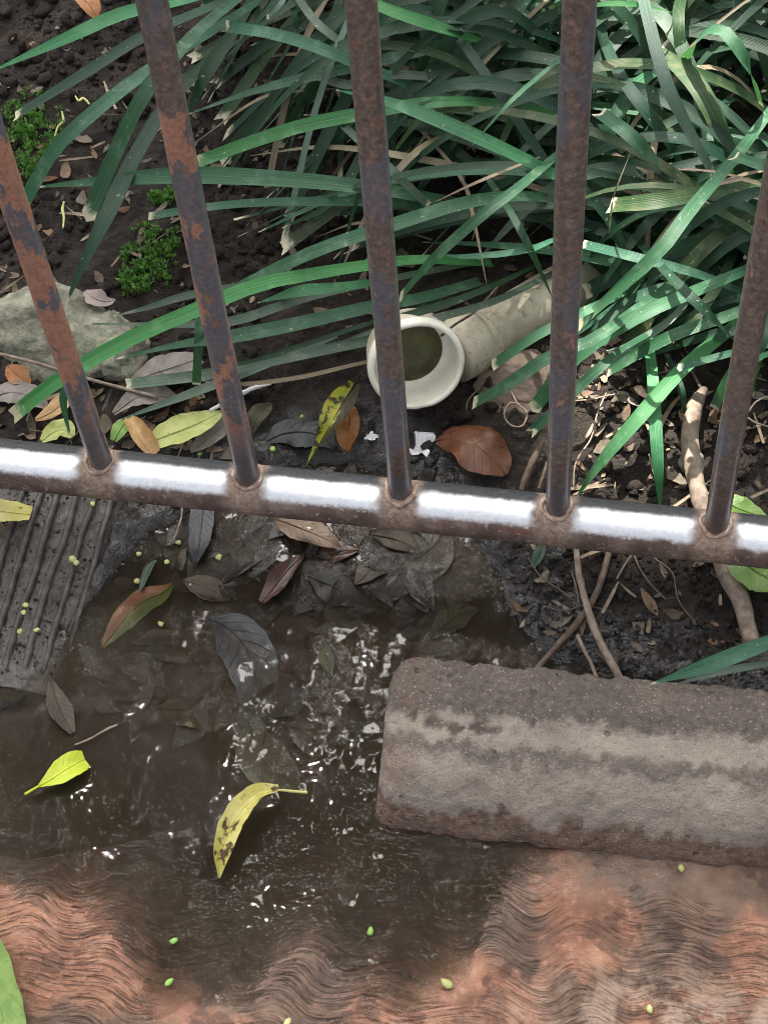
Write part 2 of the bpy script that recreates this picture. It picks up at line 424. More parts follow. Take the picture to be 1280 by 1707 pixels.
def make_leaf(name, c0, c1, blot, blotf=0.4, vein=None, rough=0.5, trans=0.15, half=None, wet=0.0):
    k = NT(name); uv = k.co('UV'); u, v, _ = k.sep(uv); p = k.pos()
    n = k.noise(p, 70, 5, 0.6); n2 = k.noise(p, 330, 4, 0.6)
    c = k.mix(k.mr(n, 0.35, 0.65), c0, c1)
    if half is not None:
        c = k.mix(k.mr(k.ma('ADD', u, k.ma('MULTIPLY', k.ma('SUBTRACT', n, 0.5), 0.35)), 0.47, 0.40), c, half)
    c = k.mix(k.mr(k.noise(p, 110, 5, 0.65), 0.70 - 0.25 * blotf, 0.76 - 0.25 * blotf), c, blot)
    c = k.mix(k.ma('MULTIPLY', k.ma('GREATER_THAN', n2, 0.67), 0.7), c, blot)
    a = k.ma('ABSOLUTE', k.ma('SUBTRACT', u, 0.5))
    w = k.ma('ABSOLUTE', k.ma('SUBTRACT', k.ma('FRACT', k.ma('SUBTRACT', k.ma('MULTIPLY', v, 9.0), k.ma('MULTIPLY', a, 4.0))), 0.5))
    vm = k.mr(w, 0.06, 0.0); mm = k.mr(a, 0.035, 0.01)
    c = k.mix(k.ma('MULTIPLY', k.ma('MAXIMUM', k.ma('MULTIPLY', vm, 0.35), mm), 0.7), c, vein or blot)
    h = k.ma('ADD', k.ma('MULTIPLY', vm, -0.5), k.ma('MULTIPLY', n2, 0.5))
    k.pr(base=c, rough=rough, spec=0.5, coat=wet, coatr=0.08, nrm=k.bump(h, 0.0008, 0.6))
    k.translucent(k.mix(0.3, c, lin(210, 210, 90)), trans)
    return k.m

def make_plain(name, cols, scale=60, rough=0.7, bump=0.001, spec=0.4, vary=0.0, stretch=None, grime=0.4):
    k = NT(name); p = k.pos(stretch) if stretch else k.pos()
    n = k.noise(p, scale, 6, 0.6); n2 = k.noise(p, scale * 6, 4, 0.6)
    st = [(0.25 + 0.5 * i / max(1, len(cols) - 1), c) for i, c in enumerate(cols)]
    c = k.ramp(n, st)
    if vary:
        hv = k.n('HueSaturation'); k.set(hv.inputs['Color'], c); k.set(hv.inputs['Value'], k.mr(k.rnd(), 0, 1, 1 - vary, 1 + vary, smooth=False)); c = hv.outputs[0]
    c = k.mix(k.mr(n2, 0.45, 0.3, 0, grime), c, (0.03, 0.027, 0.024, 1))
    return k.pr(base=c, rough=rough, spec=spec, nrm=k.bump(k.ma('ADD', n, k.ma('MULTIPLY', n2, 0.4)), bump, 0.8))

MAT = {}
MAT['soil'] = make_soil(); MAT['water'] = make_water(); MAT['terracotta'] = make_terracotta(); MAT['kerb'] = make_kerb()
MAT['rail'] = make_rail(); MAT['bar'] = make_bar(); MAT['weld'] = make_weld()
PALE = lin(128, 156, 132)
MAT['g_bright'] = make_grass('grass_bright', lin(46, 108, 62), lin(74, 138, 84), lin(150, 190, 150), 0.3, 0.25)
MAT['g_mid'] = make_grass('grass_mid', lin(38, 80, 56), lin(62, 108, 80), PALE, 0.4)
MAT['g_dark'] = make_grass('grass_dark', lin(16, 44, 30), lin(30, 66, 44), lin(80, 108, 88), 0.25)  # dark leaf green, deepened to put the clump's inner shade into the colour
MAT['g_dull'] = make_grass('grass_dull', lin(66, 88, 74), lin(92, 112, 96), lin(140, 148, 134), 0.5, 0.12)
MAT['g_olive'] = make_grass('grass_olive', lin(34, 56, 32), lin(52, 78, 44), lin(130, 126, 92), 0.4, 0.15)
MAT['g_dry'] = make_grass('grass_dry', lin(112, 98, 80), lin(156, 142, 118), lin(186, 174, 150), 0.5, 0.1, False)
MAT['l_yellow'] = make_leaf('leaf_yellow', lin(220, 212, 136), lin(202, 192, 96), lin(80, 58, 36), 0.6, lin(226, 222, 150), 0.4, 0.2)
MAT['l_lime'] = make_leaf('leaf_lime', lin(196, 216, 44), lin(214, 226, 70), lin(130, 140, 40), 0.0, lin(226, 232, 110), 0.4, 0.25)
MAT['l_half'] = make_leaf('leaf_half_dead', lin(118, 146, 40), lin(176, 170, 52), lin(46, 40, 28), 0.75, lin(196, 200, 100), 0.4, 0.2, lin(50, 42, 30))
MAT['l_orange'] = make_leaf('leaf_orange', lin(150, 96, 48), lin(176, 120, 66), lin(96, 58, 36), 0.3, lin(190, 146, 90), 0.45)
MAT['l_brown'] = make_leaf('leaf_brown', lin(92, 54, 36), lin(112, 68, 44), lin(48, 34, 27), 0.3, lin(150, 106, 66), 0.35, 0.1)
MAT['l_veined'] = make_leaf('leaf_veined_brown', lin(88, 64, 42), lin(112, 84, 54), lin(56, 42, 30), 0.3, lin(168, 140, 96), 0.35, 0.1, wet=0.4)
MAT['l_paleyellow'] = make_leaf('leaf_pale_yellow', lin(172, 182, 100), lin(196, 202, 128), lin(96, 92, 58), 0.3, lin(206, 208, 150), 0.5)
MAT['l_tan'] = make_leaf('leaf_tan', lin(166, 128, 84), lin(196, 164, 116), lin(120, 82, 52), 0.3, lin(204, 176, 132), 0.55)
MAT['l_grey'] = make_leaf('leaf_grey', lin(112, 106, 98), lin(140, 132, 124), lin(78, 70, 62), 0.3, lin(158, 150, 140), 0.65, 0.05)
MAT['l_pink'] = make_leaf('leaf_pinkish', lin(140, 126, 120), lin(164, 150, 142), lin(112, 96, 90), 0.2, lin(172, 160, 152), 0.6, 0.08)
MAT['l_green'] = make_leaf('leaf_green', lin(112, 150, 66), lin(138, 172, 88), lin(78, 98, 48), 0.1, lin(170, 196, 122), 0.4, 0.25)
MAT['l_orgreen'] = make_leaf('leaf_orange_green', lin(138, 84, 44), lin(150, 96, 52), lin(84, 52, 32), 0.2, lin(120, 110, 54), 0.4, 0.1, lin(96, 112, 44), wet=0.5)
MAT['l_black'] = make_leaf('leaf_blackened', lin(34, 36, 40), lin(48, 50, 54), lin(24, 24, 26), 0.3, lin(60, 62, 66), 0.35, 0.02, wet=0.1)
MAT['l_redwet'] = make_leaf('leaf_wet_red', lin(62, 40, 32), lin(78, 50, 38), lin(40, 30, 26), 0.4, None, 0.3, 0.05, wet=0.3)
MAT['l_sunk'] = make_leaf('leaf_sunken', lin(58, 49, 38), lin(74, 62, 46), lin(40, 34, 28), 0.4, lin(60, 50, 40), 0.55, 0.05)
MAT['l_sunkgrey'] = make_leaf('leaf_sunken_grey', lin(46, 45, 42), lin(60, 58, 53), lin(34, 32, 30), 0.4, lin(66, 64, 58), 0.55, 0.05)
MAT['l_sunkolive'] = make_leaf('leaf_sunken_olive', lin(56, 54, 36), lin(74, 70, 44), lin(40, 36, 28), 0.4, lin(60, 56, 36), 0.55, 0.05)
MAT['root'] = make_plain('root_bark', [lin(100, 86, 74), lin(140, 124, 110), lin(170, 156, 140)], 160, 0.75, 0.001)
MAT['root_dark'] = make_plain('root_bark_dark', [lin(66, 56, 48), lin(96, 82, 70), lin(120, 106, 92)], 160, 0.65, 0.001)
MAT['straw'] = make_plain('dry_straw', [lin(84, 72, 60), lin(120, 106, 88), lin(150, 136, 114)], 120, 0.7, 0.0006, vary=0.45)
MAT['pvc'] = make_plain('dirty_pvc', [lin(140, 132, 112), lin(184, 176, 154), lin(206, 199, 178)], 30, 0.5, 0.0008)
MAT['pvcwhite'] = make_plain('clean_pvc', [lin(216, 214, 194), lin(234, 233, 216), lin(238, 238, 226)], 40, 0.35, 0.0004, grime=0.06)
MAT['algae'] = make_plain('pipe_sludge', [lin(70, 70, 48), lin(104, 102, 74), lin(120, 124, 62)], 70, 0.5, 0.001)
MAT['rock'] = make_plain('lichen_rock', [lin(78, 78, 68), lin(112, 112, 98), lin(146, 148, 128), lin(176, 176, 158)], 60, 0.85, 0.005)
MAT['rock2'] = make_plain('brown_rock', [lin(72, 62, 54), lin(98, 86, 76), lin(124, 110, 98)], 40, 0.85, 0.003)
MAT['rib'] = make_plain('muddy_clay', [lin(50, 46, 43), lin(78, 73, 69), lin(108, 103, 98)], 130, 0.32, 0.0015)
MAT['bark'] = make_plain('tree_bark', [lin(70, 60, 50), lin(110, 98, 84)], 20, 0.9, 0.01)
MAT['scrap'] = make_plain('plain_white', [lin(226, 226, 228), lin(240, 240, 242)], 80, 0.3, 0.0008)
MAT['seed'] = make_plain('yellow_green_seed', [lin(170, 174, 104), lin(196, 198, 136)], 200, 0.5, 0.0003, vary=0.15)
MAT['fleck'] = make_plain('green_fleck', [lin(140, 190, 84), lin(170, 210, 110)], 200, 0.4, 0.0003, vary=0.15)
def make_moss():
    k = NT('moss'); r = k.noise(k.pos(), 240, 3)
    c = k.ramp(r, [(0.3, lin(62, 100, 44)), (0.5, lin(96, 144, 64)), (0.75, lin(134, 176, 92))])
    k.pr(base=c, rough=0.6); k.translucent(c, 0.25); return k.m
MAT['moss'] = make_moss()
def make_canopy():
    k = NT('tree_leaf'); c = k.ramp(k.noise(k.pos(), 8, 3), [(0.3, lin(38, 70, 30)), (0.7, lin(66, 104, 44))])
    k.pr(base=c, rough=0.45); k.translucent(lin(90, 140, 40), 0.15); return k.m
MAT['canopy'] = make_canopy()

# ------------------------------------------------------------------ the ground's shape
def px_poly(pts, z=0.0):
    return np.array([[*at(x, y, z)][:2] for x, y in pts])
def sdist(poly, X, Y):
    """signed distance to a polygon, positive inside"""
    d = np.full(X.shape, 1e9); ins = np.zeros(X.shape, bool)
    n = len(poly)
    for i in range(n):
        ax, ay = poly[i]; bx, by = poly[(i + 1) % n]
        ex, ey = bx - ax, by - ay
        t = np.clip(((X - ax) * ex + (Y - ay) * ey) / (ex * ex + ey * ey), 0, 1)
        d = np.minimum(d, np.hypot(X - ax - t * ex, Y - ay - t * ey))
        c = ((ay > Y) != (by > Y)) & (X < (bx - ax) * (Y - ay) / (by - ay + 1e-15) + ax)
        ins ^= c
    return np.where(ins, d, -d)
POOL = px_poly([(-300, 1260), (-60, 1195), (30, 1175), (90, 1090), (140, 1010), (185, 950), (250, 885), (330, 840), (420, 790), (540, 770), (640, 785), (700, 840),
                (780, 880), (830, 950), (862, 1050), (940, 1120), (1400, 1190), (1600, 1500), (1300, 2400), (-400, 2400)])
LITTER = px_poly([(300, 890), (420, 800), (640, 770), (720, 860), (740, 950), (640, 1020), (450, 1040), (330, 1000)])
TILE = px_poly([(-60, 815), (215, 815), (160, 930), (60, 1120), (20, 1160), (-160, 1150)], 0.008)
def G(x, y):
    x = np.asarray(x, float); y = np.asarray(y, float)
    d = sdist(POOL, x, y) + 0.008 * fbm(x * 30, y * 30, 3, 3)
    far = sstep(0.0, 0.9, y)
    land = 0.004 + np.minimum(0.16 * np.maximum(-d, 0), 0.014) + 0.075 * far
    land = land + 0.010 * fbm(x * 9, y * 9, 21, 3) * sstep(0.0, 0.06, -d)
    land = land + (0.0055 * fbm(x * 45, y * 45, 31, 4) + 0.0028 * np.maximum(0, vn(x * 150, y * 150, 8))) * sstep(-0.004, 0.010, -d) + 0.0016 * fbm(x * 190, y * 190, 33, 2) * sstep(0.0, 0.012, -d)
    bed = -0.003 - np.minimum(0.22 * np.maximum(d, 0), 0.03) + 0.003 * fbm(x * 35, y * 35, 51, 3)
    lit = sstep(-0.02, 0.02, sdist(LITTER, x, y) + 0.01 * fbm(x * 25, y * 25, 4))
    bed = bed * (1 - lit) + lit * (-0.0062 + 0.011 * fbm(x * 60, y * 60, 61, 4))
    z = np.where(d > 0, bed, land)
    z = np.where(np.abs(d) < 0.006, bed * (d + 0.006) / 0.012 + land * (0.006 - d) / 0.012, z)
    z = z - 0.014 * sstep(-0.004, 0.006, sdist(TILE, x, y))
    r = np.hypot(x, y)
    return np.where(r > 1.2, z * np.clip(2.2 - r, 0, 1) + (1 - np.clip(2.2 - r, 0, 1)) * (0.03 + 0.05 * fbm(x * 0.7, y * 0.7, 77)), z)
def wetness(x, y):
    d = sdist(POOL, np.asarray(x, float), np.asarray(y, float)) + 0.02 * fbm(np.asarray(x) * 18, np.asarray(y) * 18, 13, 3)
    return sstep(-0.075, -0.01, d)
def gl(x, y):
    """ground height read back from the finished sheet"""
    x = np.clip(np.asarray(x, float), xs[1], xs[-2]); y = np.clip(np.asarray(y, float), ys[1], ys[-2])
    i = np.searchsorted(xs, x) - 1; j = np.searchsorted(ys, y) - 1
    u = (x - xs[i]) / (xs[i + 1] - xs[i]); v = (y - ys[j]) / (ys[j + 1] - ys[j])
    return (Z[i, j] * (1 - u) + Z[i + 1, j] * u) * (1 - v) + (Z[i, j + 1] * (1 - u) + Z[i + 1, j + 1] * u) * v
def gz(x, y): return float(gl(x, y))
def ong(px, py, dz=0.0, water=True):
    """point on the ground (or the water's surface) seen at a pixel, dz above it"""
    z = 0.0
    for _ in range(8):
        q = at(px, py, z + dz); g = gz(q.x, q.y); z = max(g, 0.0) if water else g
    return np.array(at(px, py, z + dz))
def axis_coords(lo, hi, step, far_):
    a = np.arange(lo, hi + step / 2, step)
    e = []; s = step; x = 0
    while x < far_: s *= 1.35; x += s; e.append(x)
    e = np.array(e)
    return np.concatenate([lo - e[::-1], a, hi + e])
xs = axis_coords(-0.56, 0.40, 0.0026, 60); ys = axis_coords(-0.30, 0.80, 0.0026, 60)
X, Y = np.meshgrid(xs, ys, indexing='ij')
Z = G(X, Y)
ground = mesh_obj('ground', np.stack([X, Y, Z], -1).reshape(-1, 3), grid_faces(len(xs), len(ys), arr=True), MAT['soil'], attrs={'wet': wetness(X, Y)})
ground['kind'] = 'structure'

# the puddle: a closed body of murky water, its sides lie inside the ground and the paving
def build_water():
    wx = np.concatenate([[-0.75], np.linspace(-0.5, 0.45, 60), [0.62]]); wy = np.concatenate([np.linspace(-0.44, 0.16, 50)])
    A, B = np.meshgrid(wx, wy, indexing='ij'); n, m = A.shape
    top = np.stack([A, B, 0 * A], -1).reshape(-1, 3); bot = top + [0, 0, -0.07]
    F = grid_faces(n, m); F += [f[::-1] for f in grid_faces(n, m, off=n * m)]
    ring = [i * m for i in range(n)] + [(n - 1) * m + j for j in range(1, m)] + [i * m + m - 1 for i in range(n - 2, -1, -1)] + [j for j in range(m - 2, 0, -1)]
    for a, b in zip(ring, ring[1:] + ring[:1]): F.append([a, b, b + n * m, a + n * m])
    o = mesh_obj('puddle_water', np.vstack([top, bot]), F, MAT['water'], smooth=False)
    o['kind'] = 'structure'
    return o
build_water()

# ------------------------------------------------------------------ combed terracotta paving under the puddle's near edge
WL = np.array([[*at(x, y, 0)][:2] for x, y in [(-400, 1470), (-60, 1480), (90, 1505), (190, 1560), (250, 1672), (330, 1684), (420, 1668), (455, 1610), (520, 1575), (570, 1660), (690, 1690), (775, 1630), (815, 1520), (850, 1465), (900, 1432), (1000, 1400), (1400, 1390)]])
BACK = np.array([[*at(x, y, -0.006)][:2] for x, y in [(-500, 1460), (-60, 1448), (120, 1425), (300, 1388), (420, 1384), (560, 1392), (660, 1400), (1400, 1440)]])
def T(x, y):
    yw = np.interp(x, WL[:, 0], WL[:, 1])
    wob = 0.0045 * fbm(x * 60, y * 60, 91, 3)
    z = yw - y + wob
    z = np.where(z > 0, 0.004 * np.tanh(0.05 * z / 0.004), 0.015 * np.tanh(0.20 * z / 0.015))
    z = z + 0.0012 * fbm(x * 40, y * 40, 92, 3)
    ph = y + (0.0046 + 0.0016 * vn(x * 9, y * 9, 90)) * np.sin(2 * np.pi * x / 0.054 + 3.4 * fbm(x * 7, y * 16, 93, 2) + 0.8) + 0.010 * fbm(x * 13, y * 13, 94, 3)
    g1 = fbm(x * 22 + 4, ph * 300, 95, 2); g2 = fbm(x * 75 + 9, ph * 480, 97, 2)
    amt = sstep(-0.05, 0.3, fbm(x * 13 + 2, y * 13, 98, 3) + 0.05)
    g = sstep(0.23, 0.30, g1) * amt + 0.8 * sstep(0.22, 0.30, g2) * amt
    g = np.clip(g, 0, 1)
    yb = np.interp(x, BACK[:, 0], BACK[:, 1]) + 0.004 * fbm(x * 50, x * 0, 99, 3)
    edge = sstep(0.0, 0.012, y - yb)
    return z - 0.0008 * g - 0.03 * edge, g, ph, amt
px_ = axis_coords(-0.27, 0.29, 0.0013, 1.0); py_ = axis_coords(-0.375, -0.175, 0.0006, 1.0); py_ = py_[(py_ < -0.13) & (py_ > -1.6)]
px_ = px_[(px_ > -1.0) & (px_ < 1.0)]
A, B = np.meshgrid(px_, py_, indexing='ij')
TZ, TG, TP, TA = T(A, B)
P2 = pix(np.stack([A, B, TZ], -1))
rightness = sstep(0.05, 0.24, A)
grime = np.clip(sstep(0.05, 0.35, fbm(A * 20 + 1, B * 20, 111, 4) + 0.16 * rightness + 0.35 * sstep(0.19, 0.27, A) + 0.30 * sstep(-0.235, -0.20, B)), 0, 1) * 0.72
spots = sstep(0.25, 0.32, fbm(A * 42, B * 42, 117, 4))
grime = np.clip(grime + 0.0 * spots, 0, 1)
paving = mesh_obj('paving', np.stack([A, B, TZ], -1).reshape(-1, 3), grid_faces(*A.shape, arr=True), MAT['terracotta'],
                  attrs={'comb': TP, 'amount': TA, 'groove': np.clip(TG + 1.6 * spots, 0, 1.6), 'grime': grime, 'pale': rightness * sstep(-0.245, -0.29, B), 'wet': np.clip(sstep(0.003, -0.001, TZ) * 0.55 + sstep(-0.232, -0.205, B + 0.012 * fbm(A * 30, B * 30, 119, 3)) * sstep(0.24, 0.12, A), 0, 1)})
paving['kind'] = 'structure'

# ------------------------------------------------------------------ kerb stone lying at the right
def build_kerb():
    prof = np.array([(-0.094, -0.035), (-0.094, 0.030), (-0.0965, 0.043), (-0.103, 0.0505), (-0.116, 0.053), (-0.129, 0.0515), (-0.137, 0.0485), (-0.143, 0.0475), (-0.151, 0.0470),
                     (-0.159, 0.0440), (-0.166, 0.0405), (-0.1755, 0.0350), (-0.185, 0.0240), (-0.1915, 0.0110), (-0.1945, 0.0), (-0.196, -0.035)])
    pr = spline(np.c_[np.zeros(len(prof)), prof], 110)[:, 1:]
    L = np.concatenate([np.linspace(0, 0.03, 40), np.linspace(0.0315, 0.30, 200), np.linspace(0.31, 0.62, 24)])
    x0 = 0.0095
    yc, zc = -0.143, 0.012
    V = np.zeros((len(L), len(pr), 3))
    S = np.linspace(0, 1, len(pr))
    for i, l in enumerate(L):
        t = min(1.0, l / 0.016); k = math.sqrt(max(0.0, 1 - (1 - t) ** 2))
        inset = 0.013 * (1 - k)
        dy = pr[:, 0] - yc; dz = pr[:, 1] - zc
        yy = yc + np.sign(dy) * np.maximum(np.abs(dy) - inset, 0.0)
        zz = np.where(dz > 0, zc + np.maximum(dz - inset * 0.8, 0), pr[:, 1])
        V[i, :, 0] = x0 + l; V[i, :, 1] = yy + 0.018 * l; V[i, :, 2] = zz - 0.006 * sstep(0.25, 0.0, l) * 0.3
    # worn, pitted surface
    nx = fbm(V[..., 0] * 60, S[None] * 14 + 0 * V[..., 0], 201, 4); ny = fbm(V[..., 0] * 220, S[None] * 60 + 0 * V[..., 0], 205, 3)
    crest = np.exp(-((S - 0.36) / 0.07) ** 2)[None]
    bump = 0.0030 * nx + 0.0012 * ny + 0.0036 * crest * fbm(V[..., 0] * 90, V[..., 0] * 0 + S[None] * 25, 209, 3)
    cen = np.array([0, yc, 0.0])
    D = V - cen; D[..., 0] = 0; D /= np.linalg.norm(D, axis=-1)[..., None] + 1e-9
    V += D * bump[..., None]
    V[..., 0] += 0.002 * fbm(V[..., 1] * 60, V[..., 2] * 60, 207, 3) * np.exp(-(L / 0.01))[:, None]
    n, m = len(L), len(pr)
    cap = np.array([[x0 - 0.0005, yc, zc]])
    F = grid_faces(n, m)
    c0 = n * m
    VV = np.vstack([V.reshape(-1, 3), cap])
    F = [f[::-1] for f in F] + [[c0, j, j + 1] for j in range(m - 1)]
    Xv, Yv, Zv = V[..., 0], V[..., 1], V[..., 2]
    w = 0.006 * fbm(Xv * 50, Yv * 50, 211, 4) + 0.0055 * fbm(Xv * 170, Yv * 170, 212, 3)
    yy = Yv - 0.018 * (Xv - x0)
    damp = sstep(-0.1365, -0.132, yy + w) * 0.95 + sstep(0.5, 1.0, np.exp(-((yy + w * 1.4 + 0.1565) / 0.0085) ** 2)) * 0.75
    red = 0.85 * sstep(0.021, 0.015, Zv + w * 1.5 + 0.004 * fbm(Xv * 120, Yv * 120, 215, 3)) * sstep(-0.15, -0.16, yy)
    red = np.clip(red + 0.25 * sstep(0.04, 0.013, Xv - 0.0) * sstep(0.0, 0.3, nx), 0, 1)
    blot = np.zeros_like(Xv)
    for bx, by, r in ((720, 1200, 0.010), (802, 1208, 0.011), (760, 1210, 0.007), (690, 1190, 0.006)):
        q = at(bx, by, 0.05); blot = np.maximum(blot, sstep(1.0, 0.5, np.hypot((Xv - q.x) / r, (Yv - q.y) / (r * 0.55)) + 0.9 * fbm(Xv * 150, Yv * 150, 213, 3)))
    pad = lambda a: np.concatenate([a.ravel(), [a.ravel()[0]]])
    o = mesh_obj('kerb_stone', VV, F, MAT['kerb'], attrs={'damp': pad(np.clip(damp, 0, 1)), 'red': pad(red), 'blot': pad(np.clip(blot, 0, 1) * 0.8)})
    return tag(o, 'long worn grey kerb stone with rounded end, wet reddish along its base', 'kerb stone')
build_kerb()

# ------------------------------------------------------------------ ribbed clay tile sunk in the mud at the left
def build_ribbed():
    a = ong(120, 835); b = ong(18, 1130)
    root = empty('ribbed_clay_tile', tuple((a + b) / 2))
    bpy.context.view_layer.update()
    d = (b - a); d[2] = 0; ln = np.linalg.norm(d); d /= ln; s = np.array([-d[1], d[0], 0])
    if s[0] < 0: s = -s
    n = 150; m = 70
    t = np.linspace(-0.12, ln * 1.05, n); u = np.linspace(-0.062, 0.040, m)
    Tt, Uu = np.meshgrid(t, u, indexing='ij')
    base = a[None, None] + d * Tt[..., None] + s * Uu[..., None]
    def top(tt, uu): return 0.0115 - 0.072 * np.maximum(tt, 0) - 0.22 * np.maximum(uu - 0.004, 0) - 0.5 * np.maximum(uu - 0.028, 0)
    base[..., 2] = top(Tt, Uu) + 0.0012 * fbm(base[..., 0] * 90, base[..., 1] * 90, 301, 4) + 0.0012 * np.maximum(0, vn(base[..., 0] * 260, base[..., 1] * 260, 303))
    bot = base.copy(); bot[..., 2] = -0.03
    V = np.vstack([base.reshape(-1, 3), bot.reshape(-1, 3)])
    F = grid_faces(n, m); ring = [i * m for i in range(n)] + [(n - 1) * m + j for j in range(1, m)] + [i * m + m - 1 for i in range(n - 2, -1, -1)] + [j for j in range(m - 2, 0, -1)]
    for i, j in zip(ring, ring[1:] + ring[:1]): F.append([i, j, j + n * m, i + n * m])
    mesh_obj('tile_body', V, F, MAT['rib'], root)
    r = np.random.default_rng(77); gv = []; gf = []
    oc = np.array([(1, 0, 0), (0, 1, 0), (-1, 0, 0), (0, -1, 0), (0, 0, 1), (0, 0, -1)], float); of = [(0, 1, 4), (1, 2, 4), (2, 3, 4), (3, 0, 4), (1, 0, 5), (2, 1, 5), (3, 2, 5), (0, 3, 5)]
    for q in range(1300):
        tt, uu = r.uniform(-0.02, ln), r.uniform(-0.05, 0.034); c = a + d * tt + s * uu; c[2] = top(tt, uu) + 0.0006
        k0 = len(gv) * 6; gv.append(c + oc * (0.0004 + 0.0013 * r.random() ** 4) * r.uniform(.6, 1.4, (6, 1))); gf += [[w + k0 for w in f] for f in of]
    grit = mesh_obj('grit', np.vstack(gv), gf, MAT['soil'], root, attrs={'wet': np.full(len(gv) * 6, 0.7)}); grit['kind'] = 'stuff'
    for i, px in enumerate((48, 78, 109, 139, 168, 196, 222)):
        q = ong(px, 826); u0 = float((q - a) @ s); t0 = -0.1; t1 = ln * (1.10 - 0.05 * max(0, i - 1) - (0.1 if i > 4 else 0))
        tt = np.linspace(t0, t1, 30)
        pts = a[None] + d * tt[:, None] + s * (u0 + 0.05 * tt * 0.15 + 0.0009 * vn(tt * 30, tt * 0 + i, 5))[:, None]
        pts[:, 2] = top(tt, u0) + 0.0019 + 0.0009 * vn(tt * 45, tt * 0 + i * 3, 7) - 0.004 * sstep(t1 - 0.03, t1, tt)
        tube('rib', pts, [0.0024 - 0.0002 * (i > 3)] * 30, MAT['rib'], root, 10, 60, 0.22, i + 40)
    tag(root, 'dark ribbed clay tile half sunk in mud left of the puddle', 'tile')
build_ribbed()

# ------------------------------------------------------------------ the railing
RZ, RR = 0.0705, 0.0168
def build_railing():
    root = empty('iron_railing', (0, 0, 0)); bpy.context.view_layer.update()
    tag(root, 'rusty iron railing with shiny worn bottom rail and peeling round bars', 'railing')
    xs_ = np.linspace(-1.15, 1.05, 500); th = np.linspace(0, 2 * np.pi, 48, endpoint=False)
    Xr, Th = np.meshgrid(xs_, th, indexing='ij')
    r = RR * (1 + 0.012 * fbm(Xr * 40, np.cos(Th) * 2 + np.sin(Th) * 3, 401, 3))
    V = np.stack([Xr, r * np.cos(Th), r * np.sin(Th)], -1).reshape(-1, 3)
    F = grid_faces(500, 48, True)
    F.append(list(range(48))); F.append(list(range(499 * 48, 500 * 48))[::-1])
    rail = mesh_obj('bottom_rail', V, F, MAT['rail'], root); rail.location = (0, 0, RZ)
    top = rail.copy(); top.name = 'top_rail'; top.location = (0, 0, 1.25); link(top, root)
    for i in range(-8, 8):
        x = i * 0.1
        j = 0.0012 * math.sin(i * 7.1)
        zz = np.linspace(RZ - 0.002, 1.25, 60)
        pts = np.stack([x + j * np.sin(zz * 9 + i), 0.0008 * np.sin(zz * 7 + i * 2), zz], -1)
        bar = tube('bar', pts, [0.0077] * 60, MAT['bar'], root, 20, 60, 0.05, i + 30)
        # lumpy weld round the bar's foot, following the rail
        n1, n2 = 40, 10
        ph = np.linspace(0, 2 * np.pi, n1, endpoint=False); al = np.linspace(0, 2 * np.pi, n2, endpoint=False)
        Ph, Al = np.meshgrid(ph, al, indexing='ij')
        rr = 0.0092 + 0.0008 * vn(np.cos(Ph) * 2 + i, np.sin(Ph) * 2 + i, 11)
        tr = 0.0017 * (1 + 0.55 * vn(np.cos(Ph) * 3 + i * 2, np.sin(Ph) * 3 + i, 13))
        cx, cy = rr * np.cos(Ph), rr * np.sin(Ph)
        cz = np.sqrt(RR ** 2 - np.minimum(cy ** 2, RR ** 2 * 0.9)) + RZ
        V = np.stack([x + cx + tr * np.cos(Al) * np.cos(Ph), cy + tr * np.cos(Al) * np.sin(Ph), cz + tr * 0.9 * np.sin(Al)], -1).reshape(-1, 3)
        F = []
        for a in range(n1):
            for b in range(n2):
                F.append([a * n2 + b, ((a + 1) % n1) * n2 + b, ((a + 1) % n1) * n2 + (b + 1) % n2, a * n2 + (b + 1) % n2])
        mesh_obj('weld_bead', V, F, MAT['weld'], bar)
build_railing()

